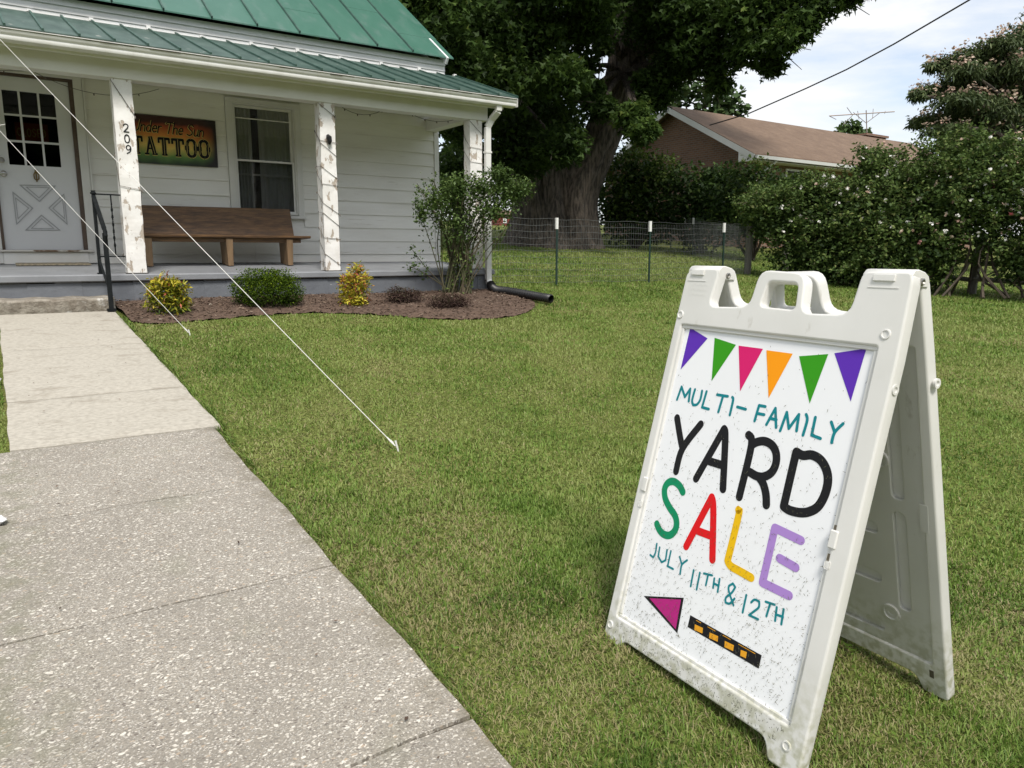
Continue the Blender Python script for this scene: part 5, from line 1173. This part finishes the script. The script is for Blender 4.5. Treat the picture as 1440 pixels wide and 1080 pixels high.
# tall rose at the porch corner
rb = empty('corner_rose', (5.25, 8.95, .80), 'tall leggy green rose bush in front of the porch corner post', 'shrub')
mb = MB(); Cs = []; Ts = []
def cane(p0, p1, p2, r0=.010):
    P = smooth_pts([np.array(p0), np.array(p1), np.array(p2)], 6); mb.tube(P, list(np.linspace(r0, r0 * .4, len(P))), 5); return P
for i in range(46):
    a_ = rng.uniform(0, 6.28); x0 = 5.22 + .26 * math.cos(a_) * rng.random(); y0 = 8.98 + .14 * math.sin(a_)
    tx = 5.05 + rng.uniform(-.45, .75); tz_ = rng.uniform(1.5, 2.35)
    P = cane((x0, y0, .78), (x0 + (tx - x0) * .3 + rng.normal() * .05, y0 + rng.normal() * .06, .8 + (tz_ - .8) * .55), (tx, y0 - rng.uniform(0, .35), tz_))
    for p in P[5:]:
        k_ = rng.poisson(3 + 4 * (p[2] > 1.7)); Cs.append(p + rng.normal(size=(k_, 3)) * .045); Ts.append(rng.normal(.5, .22, k_))
    if i % 2 == 0:
        for p in P[2:6]: k_ = rng.poisson(5.5); Cs.append(p + rng.normal(size=(k_, 3)) * .05); Ts.append(rng.normal(.6, .2, k_))
for (c, rad, n) in (((4.75, 8.75, 2.02), (.30, .2, .22), 420), ((5.05, 8.7, 2.20), (.30, .2, .22), 520), ((5.40, 8.7, 2.20), (.28, .2, .26), 520), ((5.75, 8.65, 2.12), (.30, .2, .26), 600), ((5.98, 8.6, 2.22), (.22, .2, .18), 420), ((5.55, 8.6, 1.92), (.35, .2, .16), 380), ((5.65, 8.6, 2.42), (.2, .15, .12), 200), ((5.05, 8.75, 1.75), (.35, .2, .25), 320), ((4.55, 8.75, 1.85), (.10, .1, .18), 120)):
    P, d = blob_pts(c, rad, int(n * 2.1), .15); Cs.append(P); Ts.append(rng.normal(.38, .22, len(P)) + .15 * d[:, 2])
for (p0, p1, p2) in (((5.0, 8.95, .8), (4.72, 8.85, 1.5), (4.48, 8.75, 2.0)), ((5.0, 8.95, .9), (4.7, 8.9, 1.15), (4.42, 8.8, 1.42)), ((5.0, 8.95, .9), (4.65, 8.9, 1.1), (4.38, 8.8, 1.20)), ((5.3, 8.9, .9), (5.8, 8.8, 1.6), (6.1, 8.6, 2.3))):
    P = cane(p0, p1, p2, .008)
    for p in P[6:]: Cs.append(p + rng.normal(size=(9, 3)) * .04); Ts.append(rng.normal(.35, .2, 9))
C = np.concatenate(Cs); leaves('foliage', C, rng.uniform(.028, .055, len(C)), np.concatenate(Ts), M['rosecorner'], rb, T_OVAL, .4)
mb.build('canes', M['canes'], rb)

# hedge of roses on the right
hb = []
for (px0, py0, rp_, dd) in [(1072, 280, 22, 16.3), (1085, 300, 36, 16), (1112, 288, 30, 15.8), (1142, 264, 20, 15.6), (1150, 290, 44, 15.4), (1175, 340, 46, 15.2), (1120, 345, 38, 15.6), (1190, 258, 32, 15.2), (1225, 215, 20, 15.2), (1215, 290, 48, 14.9), (1245, 240, 36, 15.0), (1240, 345, 46, 14.6), (1280, 225, 26, 14.9),
                           (1290, 270, 46, 14.5), (1285, 340, 40, 14.3), (1330, 225, 28, 14.6), (1345, 265, 42, 14.2), (1340, 310, 34, 14.1), (1320, 350, 26, 14.1), (1385, 230, 30, 14.2), (1400, 280, 40, 13.8), (1440, 250, 34, 13.7), (1450, 310, 32, 13.5), (1395, 325, 24, 13.7), (1500, 290, 50, 13.4), (1480, 360, 40, 13.2), (1200, 385, 30, 14.8), (1150, 375, 26, 15.2), (1270, 385, 26, 14.3), (1320, 385, 22, 14.2), (1430, 375, 26, 13.6)]:
    if px0 < 1310: py0 += (16 if py0 < 300 else 6) + (12 if px0 > 1180 and py0 < 280 else 0)
    c = at(px0, py0, dd); R = rp_ * dd / 1052; hb.append((tuple(c), (R * 1.1, R * 1.2, R * .95)))
bb = at(1250, 400, 15.2); bb[2] = gz(bb[0], bb[1])
def hedge_split(idx, label, blooms):
    blobs = [hb[i] for i in idx]; b_ = np.mean([h[0] for h in blobs], axis=0); b_[2] = gz(b_[0], b_[1])
    e, C = shrub('rose_hedge', b_, blobs, 3500, (.045, .11), M['hedge'], label, 'hedge', T_OVAL, spread=.2, stem=1.2, tint=(.42, .24), zt=.25, shell=.45)  # zt tints blob tops lighter, light from above put into the leaf colour
    # arching shoots with leaves
    mb = MB(); Cs = []; Ts = []
    for (c, rad) in blobs:
        for _ in range(15):
            d = rng.normal(size=3); d[2] = abs(d[2]) + .6; d /= np.linalg.norm(d); p0 = np.array(c) + d * np.array(rad) * .7; p1 = p0 + d * rng.uniform(.15, .36); p2 = p1 + (d * [1, 1, .1]) * .2 - up(.05)
            P = smooth_pts([p0, p1, p2], 5); mb.tube(P, .007, 4)
            for p in P: k_ = 7; Cs.append(p + rng.normal(size=(k_, 3)) * .06); Ts.append(rng.normal(.6, .2, k_))
    C2 = np.concatenate(Cs); leaves('shoots', C2, rng.uniform(.05, .085, len(C2)), np.concatenate(Ts), M['hedge'], e)
    mb.build('canes', M['canes'], e)
    # blossoms on the camera side
    allp = np.concatenate([C, C2]); vis = allp[((allp - b_) @ FV < .1) & (allp[:, 2] > b_[2] + .9)]
    for (n_, sz, m_) in blooms:
        P = vis[rng.choice(len(vis), n_)] - FV * .22 + up(.05); k_ = 5
        Q = np.repeat(P, k_, 0) + rng.normal(size=(n_ * k_, 3)) * sz * .3
        leaves('blossoms', Q, np.full(len(Q), sz), rng.random(len(Q)), M[m_], e, T_BLOOM, .2)
hedge_split([0, 1, 2, 3, 4, 5, 6, 7, 8, 9, 10, 11, 26, 27], 'tall dark rose hedge with small white blossoms below the brick house', [(75, .05, 'whitebloom'), (16, .05, 'pinkbloom')])
hedge_split([12, 13, 14, 15, 16, 17, 18, 19, 20, 21, 22, 23, 24, 25, 28, 29, 30], 'lighter rose hedge flecked with pink blossoms under the mimosa', [(50, .045, 'whitebloom'), (70, .05, 'pinkbloom'), (8, .06, 'rosebloom')])

# dark shrubs before the brick house
def pshrub(name, spec_, dens, size, m, label, cat, grp=None, tint=(.4, .22), tmpl=T_OVAL, **kw):
    bl = []
    for (px0, py0, rp_, dd) in spec_:
        c = at(px0, py0, dd); R = rp_ * dd / 1052; bl.append((tuple(c), (R * 1.1, R * 1.1, R)))
    b_ = np.mean([h[0] for h in bl], axis=0); b_[2] = gz(b_[0], b_[1]) - .05
    return shrub(name, b_, bl, dens, size, m, label, cat, tmpl, group=grp, stem=2.2, tint=tint, **kw)
pshrub('evergreen_shrub', [(890, 235, 34, 24), (870, 270, 34, 24), (910, 275, 40, 24), (930, 245, 28, 24), (880, 310, 34, 24), (925, 315, 30, 24), (860, 300, 20, 24)], 900, (.10, .18), M['darkshrub'], 'broad yellow green evergreen beside the maple trunk', 'shrub', tint=(.55, .25), zt=.45, droop=.1)
pshrub('evergreen_shrub', [(975, 265, 32, 23.5), (960, 295, 34, 23.5), (1000, 290, 34, 23), (1010, 255, 24, 23.5), (985, 325, 32, 23)], 900, (.10, .18), M['darkshrub'], 'very dark evergreen under the brick gable end', 'shrub', tint=(.25, .2), zt=.35)
pshrub('evergreen_shrub', [(1040, 250, 26, 22), (1035, 280, 34, 21.5), (1050, 315, 34, 21), (1070, 245, 20, 22), (1020, 310, 26, 21.5), (1072, 290, 28, 20), (1090, 262, 20, 20.5), (1118, 258, 15, 20.5)], 1000, (.09, .16), M['darkshrub'], 'dark green shrub between gable shrub and rose hedge', 'shrub', tint=(.42, .24), zt=.35)

# mimosa
mim = empty('mimosa_tree', tuple(at(1475, 350, 19.5) * [1, 1, 0] + up(gz(*at(1475, 350, 19.5)[:2]))), 'spreading mimosa tree with feathery leaves and pink blossoms', 'tree')
mb = MB(); base = np.array(mim.location)
Cs = []; Ts = []; Bs = []
layers = [(1330, 88, 22, 9), (1365, 78, 30, 12), (1405, 62, 30, 12), (1440, 48, 30, 12), (1312, 92, 10, 6), (1300, 128, 18, 9), (1335, 122, 26, 12), (1375, 112, 34, 14), (1420, 98, 34, 16), (1290, 132, 10, 8), (1310, 168, 26, 9), (1345, 160, 34, 12), (1290, 172, 12, 7), (1390, 150, 38, 18), (1435, 140, 36, 20), (1370, 190, 34, 14), (1410, 185, 36, 20), (1445, 190, 34, 24), (1340, 195, 20, 8), (1400, 215, 30, 12), (1450, 230, 34, 18), (1480, 90, 40, 22), (1490, 160, 45, 26), (1480, 20, 34, 14), (1530, 60, 50, 30), (1360, 100, 30, 12), (1400, 85, 36, 14), (1440, 75, 34, 16), (1350, 140, 36, 12), (1400, 130, 36, 16), (1440, 115, 34, 18), (1375, 170, 40, 14), (1420, 165, 36, 18), (1330, 182, 30, 9), (1385, 205, 34, 13), (1440, 210, 34, 20), (1420, 235, 30, 14), (1345, 205, 22, 10)]
for (px0, py0, rx, rz) in layers:
    dd = 19.5 + rng.uniform(-1, 1); c = at(px0, py0, dd); k_ = dd / 1052; n = int(rx * 34)
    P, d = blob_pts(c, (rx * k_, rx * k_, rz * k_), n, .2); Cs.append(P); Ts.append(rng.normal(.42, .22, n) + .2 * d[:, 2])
    nb = int(rx * 0.7); a_ = rng.uniform(0, 6.28, nb); q = np.sqrt(rng.random(nb)); Bs.append(np.stack([c[0] + np.cos(a_) * q * rx * k_, c[1] + np.sin(a_) * q * rx * k_, np.full(nb, c[2] + rz * k_ * .75) + rng.normal(0, .05, nb)], -1))
    st_ = base + up(2.5) + (c - base) * [.15, .15, 0]
    P_ = smooth_pts([st_, (st_ + c) / 2 + up(.5), c], 5); mb.tube(P_, list(np.linspace(.08, .02, len(P_))), 6)
C = np.concatenate(Cs); leaves('crown', C, rng.uniform(.09, .20, len(C)), np.concatenate(Ts), M['mimosa'], mim, T_LONG, .3, .45)
Bp = np.concatenate(Bs); Bp = np.repeat(Bp, 4, 0) + rng.normal(size=(len(Bp) * 4, 3)) * .045; leaves('blossoms', Bp, rng.uniform(.05, .085, len(Bp)), rng.random(len(Bp)), M['pinkbloom'], mim, T_BLOOM, .8)
mb.tube([base - up(.1), base + up(1.2) + RV * .1, base + up(2.6), base + up(4.0) + RV * .3], [.22, .18, .15, .1], 12); mb.build('trunk', M['bark'], mim, smooth=True)

# trees in the distance
def ftree(spec_, label, dens=900, size=(.2, .4), m='far', tint=(.5, .22), name='distant_tree', grp=None):
    bl = []
    for (px0, py0, rp_, dd) in spec_:
        c = at(px0, py0, dd); R = rp_ * dd / 1052; bl.append((tuple(c), (R, R, R * .9)))
    b_ = np.mean([h[0] for h in bl], axis=0); b_[2] = gz(b_[0], b_[1]) - .1
    e = empty(name, tuple(b_), label, 'tree', grp); Cs = []; Ts = []
    for (c, rad) in bl:
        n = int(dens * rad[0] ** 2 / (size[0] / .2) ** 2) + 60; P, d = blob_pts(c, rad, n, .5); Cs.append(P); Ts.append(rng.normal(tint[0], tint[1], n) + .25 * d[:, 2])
    C = np.concatenate(Cs); leaves('crown', C, rng.uniform(size[0], size[1], len(C)), np.concatenate(Ts), M[m], e, T_OVAL, .4)
    mb = MB(); top = np.mean([h[0] for h in bl], axis=0)
    mb.tube([b_, (b_ + top) / 2, top], [.28, .2, .1], 8)
    for (c, rad) in bl: mb.tube([b_ + (top - b_) * .5, np.array(c)], [.1, .03], 5)
    mb.build('trunk', M['bark'], e)
ftree([(960, 130, 24, 38), (990, 125, 28, 38), (1020, 140, 24, 38), (940, 150, 22, 38), (1035, 152, 16, 38), (1000, 160, 26, 38)], 'mid green tree rising behind the brick house roof', 260, (.28, .5))
ftree([(1195, 178, 9, 60), (1185, 182, 8, 60), (1207, 183, 8, 60), (1218, 188, 6, 60), (1195, 190, 14, 60)], 'tiny round treetop peeking over the brown roof', 200, (.3, .5), tint=(.75, .15))
ftree([(635, 220, 26, 26), (650, 190, 22, 26), (625, 255, 26, 26), (655, 250, 24, 26), (640, 285, 22, 26), (668, 215, 20, 26)], 'dark tree standing right behind the porch end', 420, (.2, .34), 'darkshrub', (.4, .22))
ftree([(700, 262, 16, 75), (725, 262, 14, 75), (745, 268, 12, 75), (760, 270, 12, 75)], 'low distant trees left of the maple trunk', 60, (.6, 1.1), tint=(.4, .2))
ftree([(828, 275, 12, 70), (840, 270, 14, 70), (820, 280, 8, 70)], 'low distant trees right of the maple trunk', 60, (.6, 1.1), tint=(.45, .2))

# small red building far off
c = at(716, 292, 62); gx, gy = c[0], c[1]; gzz = gz(gx, gy)
rh = empty('red_building', (gx, gy, gzz), 'small red building far off beyond the lawn left of the maple', 'building')
MB().box(gx - 1.1, gx + 1.1, gy, gy + 3, gzz - .2, gzz + .85).build('wall', M['redwall'], rh)
MB().add([(gx - 1.3, gy - .2, gzz + .85), (gx + 1.3, gy - .2, gzz + .85), (gx + 1.3, gy + 3.2, gzz + .85), (gx - 1.3, gy + 3.2, gzz + .85), (gx - 1.3, gy + 1.5, gzz + 1.3), (gx + 1.3, gy + 1.5, gzz + 1.3)], [(0, 1, 5, 4), (2, 3, 4, 5), (0, 4, 3), (1, 2, 5), (3, 2, 1, 0)]).build('roof', M['shingle'], rh)
for q in (-.6, .4): MB().box(gx + q, gx + q + .35, gy - .03, gy - .001, gzz + .2, gzz + .55).build('window', M['whitefar'], rh)

# ------------------------------------------------------------------ fences
def wire_fence(pts, h, label, postidx, wood=None, cell=(.0508, .1016), rad=.0021, grp=None, tips=True, steel=True):
    b = np.mean(pts, axis=0); e = empty('wire_fence', (b[0], b[1], gz(b[0], b[1])), label, 'fence', grp)
    V = []; F = []
    def seg(a, c, r):
        a, c = np.array(a), np.array(c); d = c - a; d /= np.linalg.norm(d); s1 = np.cross(d, [0.31, .8, .52]); s1 /= np.linalg.norm(s1); s2 = np.cross(d, s1); k_ = len(V)
        for p in (a, c):
            for t_ in (0, 2.094, 4.188): V.append(p + (s1 * math.cos(t_) + s2 * math.sin(t_)) * r)
        F.extend([(k_, k_ + 1, k_ + 4, k_ + 3), (k_ + 1, k_ + 2, k_ + 5, k_ + 4), (k_ + 2, k_, k_ + 3, k_ + 5)])
    def P(s):   # position along the line
        i = min(int(s), len(pts) - 2); t_ = s - i; q = np.array(pts[i]) * (1 - t_) + np.array(pts[i + 1]) * t_; return q
    tot = sum(np.linalg.norm(np.array(pts[i + 1]) - np.array(pts[i])) for i in range(len(pts) - 1))
    for i in range(len(pts) - 1):
        L_ = np.linalg.norm(np.array(pts[i + 1]) - np.array(pts[i])); k_ = int(L_ / cell[0])
        for j in range(k_):
            q = P(i + j / k_); wv = .012 * math.sin(j * .37); seg((q[0] + wv, q[1] + wv, gz(*q) + .02), (q[0], q[1], gz(*q) + h + .006 * math.sin(j * .3)), rad)
        m_ = 10
        for r_ in range(int(h / cell[1]) + 1):
            for j in range(m_):
                q0, q1 = P(i + j / m_), P(i + (j + 1) / m_); f_ = lambda q, jj: (q[0], q[1], gz(*q) + .03 + r_ * cell[1] + .010 * math.sin(jj * 1.3 + i * 2 + r_ * .2))
                seg(f_(q0, j), f_(q1, j + 1), rad * 1.25)
    o = np_mesh('wire_mesh', V, F, M['galv'], e)
    for i in postidx:
        q = np.array(pts[i]); g_ = gz(*q)
        pm = MB().box(q[0] - .018, q[0] + .018, q[1] - .030, q[1] - .024, g_ - .1, g_ + h - .03).box(q[0] - .003, q[0] + .003, q[1] - .024, q[1] + .0, g_ - .1, g_ + h - .03).build('steel_post', M['tpost'], e)
        MB().box(q[0] - .022, q[0] + .022, q[1] - .034, q[1] + .002, g_ + h - .13, g_ + h + .05).build('post_tip', M['tposttop'], pm)
    if wood is not None:
        q = np.array(pts[wood]); g_ = gz(*q); MB().tube([(q[0], q[1], g_ - .1), (q[0] + .01, q[1], g_ + h + .03)], .07, 10).build('wood_post', M['oldwood'], e, smooth=True)
    return e
wire_fence([(6.02, 10.15), (7.62, 9.93), (9.60, 9.80), (12.02, 10.20), (13.45, 10.70)], 1.02, 'welded wire fence running from the house across the back lawn', [1, 2, 3], 4)
wire_fence([(13.47, 10.74), (16.6, 15.2), (17.2, 16.1), (18.4, 17.8)], 1.0, 'second wire fence running back beside the dark shrubs', [1, 2, 3], None, cell=(.1016, .2), rad=.003)
# split rails behind the roses
sr = empty('rail_fence', (16.0, 8.5, gz(16, 8.5)), 'weathered split rail fence behind the rose hedge', 'fence')
SP = [(15.72, 11.4), (15.9, 9.0), (15.55, 7.05), (16.6, 5.2), (17.6, 3.2)]
for i, (x, y) in enumerate(SP):
    g_ = gz(x, y); ln = .12 if i == 2 else .03
    MB().bar((x, y, g_ - .1), (x + ln, y, g_ + 1.15), .13, .09).build('post', M['oldwood'], sr, bevel=.01)
for i in range(len(SP) - 1):
    for hh in (.28, .62, .98):
        a_, b_ = SP[i], SP[i + 1]; MB().tube([(a_[0], a_[1], gz(*a_) + hh + rng.normal() * .02), ((a_[0] + b_[0]) / 2, (a_[1] + b_[1]) / 2, gz((a_[0] + b_[0]) / 2, (a_[1] + b_[1]) / 2) + hh - .02), (b_[0], b_[1], gz(*b_) + hh - .03)], [.045, .055, .045], 5).build('rail', M['oldwood'], sr)

# ------------------------------------------------------------------ brick neighbour
U0, V0, EVZ, PKV, PZ_ = 22.2, 17.7, 4.80, 21.9, 7.05
UE = 39.5
nb = empty('brick_house', (30, 22, 1.5), 'low brick house with a brown shingle roof behind the hedge', 'house')
MB().box(U0 + .5, UE, V0 + .5, 26.0, 1.0, EVZ).build('wall', M['brick_x'], nb)
MB().add([(U0 + .48, V0 + .5, 1.0), (U0 + .48, 26, 1.0), (U0 + .48, 26, EVZ), (U0 + .48, PKV, PZ_ - .12), (U0 + .48, V0 + .5, EVZ)], [(0, 1, 2, 3, 4)]).build('wall', M['brick_y'], nb, fix=False)
sl3 = (PZ_ - EVZ) / (PKV - V0)
def slope(y0, z0, y1, z1, x0, x1, t): return MB().hexa([(x0, y0, z0 - t), (x1, y0, z0 - t), (x1, y1, z1 - t), (x0, y1, z1 - t), (x0, y0, z0), (x1, y0, z0), (x1, y1, z1), (x0, y1, z1)])
slope(V0 - .05, EVZ + .02, PKV, PZ_, U0, UE + .5, .05).build('roof', M['shingle'], nb)
slope(26.1, EVZ + .02, PKV + .001, PZ_, U0, UE + .5, .05).build('roof', M['shingle'], nb)
MB().bar((U0 + .02, V0 - .02, EVZ - .10), (U0 + .02, PKV, PZ_ - .14), .06, .20).build('rake_board', M['whitefar'], nb)
MB().bar((U0 + .02, PKV, PZ_ - .14), (U0 + .02, 26.1, EVZ - .10), .06, .20).build('rake_board', M['whitefar'], nb)
MB().box(U0 + .05, UE + .4, V0 - .02, V0 + .5, EVZ - .20, EVZ - .17).build('soffit', M['whitefar'], nb)
MB().add([(U0 - .005, V0 - .05, EVZ - .22), (U0 - .005, V0 + .62, EVZ - .22), (U0 - .005, V0 + .62, EVZ + .20), (U0 - .005, V0 - .05, EVZ - .04)], [(0, 1, 2, 3)]).build('eave_return', M['whitefar'], nb)
MB().prism_x([(V0 - .06, EVZ - .04), (V0 - .17, EVZ - .04), (V0 - .15, EVZ - .15), (V0 - .06, EVZ - .15)], U0 + .05, UE + .4).build('gutter', M['whitefar'], nb)
MB().tube([(U0 + 1.2, V0 - .1, EVZ - .15), (U0 + 1.1, V0 + .15, EVZ - .42), (U0 + .75, V0 + .42, EVZ - .62), (U0 + .75, V0 + .42, 2)], .05, 6).build('downspout', M['whitefar'], nb)
for (x0, x1) in ((24.8, 26.3), (30, 31.6), (34, 35.6)):
    w_ = MB().box(x0 - .08, x1 + .08, V0 + .44, V0 + .499, 3.2, 4.5).build('window', M['whitefar'], nb)
    MB().box(x0, x1, V0 + .42, V0 + .438, 3.28, 4.42).build('pane', M['interior'], w_)
w_ = MB().box(U0 + .42, U0 + .478, 19.2, 20.5, 3.15, 4.05).build('window', M['whitefar'], nb)
MB().box(U0 + .40, U0 + .418, 19.28, 20.42, 3.22, 3.98).build('pane', M['interior'], w_)
ch = MB().box(36.4, 38.2, 22.2, 23.0, 6.2, 7.18).build('chimney', M['brick_x'], nb)
MB().box(36.3, 38.3, 22.1, 23.1, 7.18, 7.28).build('chimney_cap', M['brick_x'], ch)
# antenna
A0 = at(1219, 186, 44)
an = empty('tv_antenna', tuple(A0), 'rusty rooftop television antenna above the brown roof ridge', 'antenna')
pm = lambda px0, py0: at(px0, py0, 44)
MB().tube([pm(1219, 190), pm(1218, 155)], .03, 5).build('mast', M['antenna'], an)
MB().tube([pm(1166, 163), pm(1258, 157)], .03, 5).build('boom', M['antenna'], an)
for (a_, b_) in (((1218, 173), (1200, 158)), ((1218, 173), (1238, 158)), ((1191, 151), (1199, 162)), ((1199, 162), (1186, 175)), ((1166, 163), (1176, 168)), ((1206, 156), (1208, 168)), ((1228, 153), (1227, 166)), ((1245, 156), (1244, 160))):
    MB().tube([pm(*a_), pm(*b_)], .018, 4).build('element', M['antenna'], an)
# service wire
WP = [(998, 176, 29), (1052, 160, 28), (1132, 125, 26.5), (1190, 98, 25), (1257, 62, 23.5), (1363, 0, 21), (1460, -64, 19), (1700, -240, 15)]
tag(MB().tube([at(*p) for p in WP], .022, 6).build('service_wire', M['cable'], None, smooth=True), 'black overhead service wire slanting down to the brick house', 'wire')

# ------------------------------------------------------------------ small scraps at the borders
def scrap(x, y, s_, label, seed):
    r_ = np.random.default_rng(seed); V = []; F = []
    bm = bmesh.new(); bmesh.ops.create_icosphere(bm, subdivisions=2, radius=s_)
    for v in bm.verts: v.co *= r_.uniform(.6, 1.15); v.co.z *= .55
    me = bpy.data.meshes.new('paper_scrap'); bm.to_mesh(me); bm.free()
    o = link('paper_scrap', me, M['white']); o.location = (x, y, gz(x, y) + s_ * .6 + .012); tag(o, label, 'scrap')
scrap(-.085, 5.87, .035, 'white scrap at the pale part of the walkway edge', 1)
scrap(-.10, 3.42, .035, 'white scrap at the grey part of the walkway edge', 2)
scrap(2.86, .98, .03, 'crumpled white scrap in the grass right of the yard sign', 3)

# trees across the street behind the viewer: they are what the door and window panes mirror
Cs = []; Ts = []
wd = empty('street_woods', (4, -42, -0.6), 'distant woods across the street', 'woods', kind='stuff')
for i in range(90):
    c = (-60 + (i % 45) * 2.7 + rng.normal(), -42 + rng.normal() * 3, rng.uniform(3, 13)); R_ = rng.uniform(3.2, 5.0)
    P, d = blob_pts(c, (R_, R_, R_), 900, .4); Cs.append(P); Ts.append(rng.normal(.45, .22, 900) + .2 * d[:, 2])
C = np.concatenate(Cs); leaves('foliage', C, rng.uniform(.9, 1.5, len(C)), np.concatenate(Ts), M['far'], wd, T_OVAL, .4)
# bits of litter on the walkway
n = 70; lx = rng.uniform(-.05, .88, n); ly = rng.uniform(1.2, 8.4, n); P = np.stack([lx, ly, .087 * ly + .032], -1)
t_, b_, n_ = rand_frames(n, 6.0)
o = leaves('walk_litter', P, rng.uniform(.006, .02, n), rng.random(n), M['chips'], None, T_OVAL, 6.0, frames=(t_, b_, n_)); tag(o, 'tiny dry leaf bits lying on the walkway', 'litter', kind='stuff')
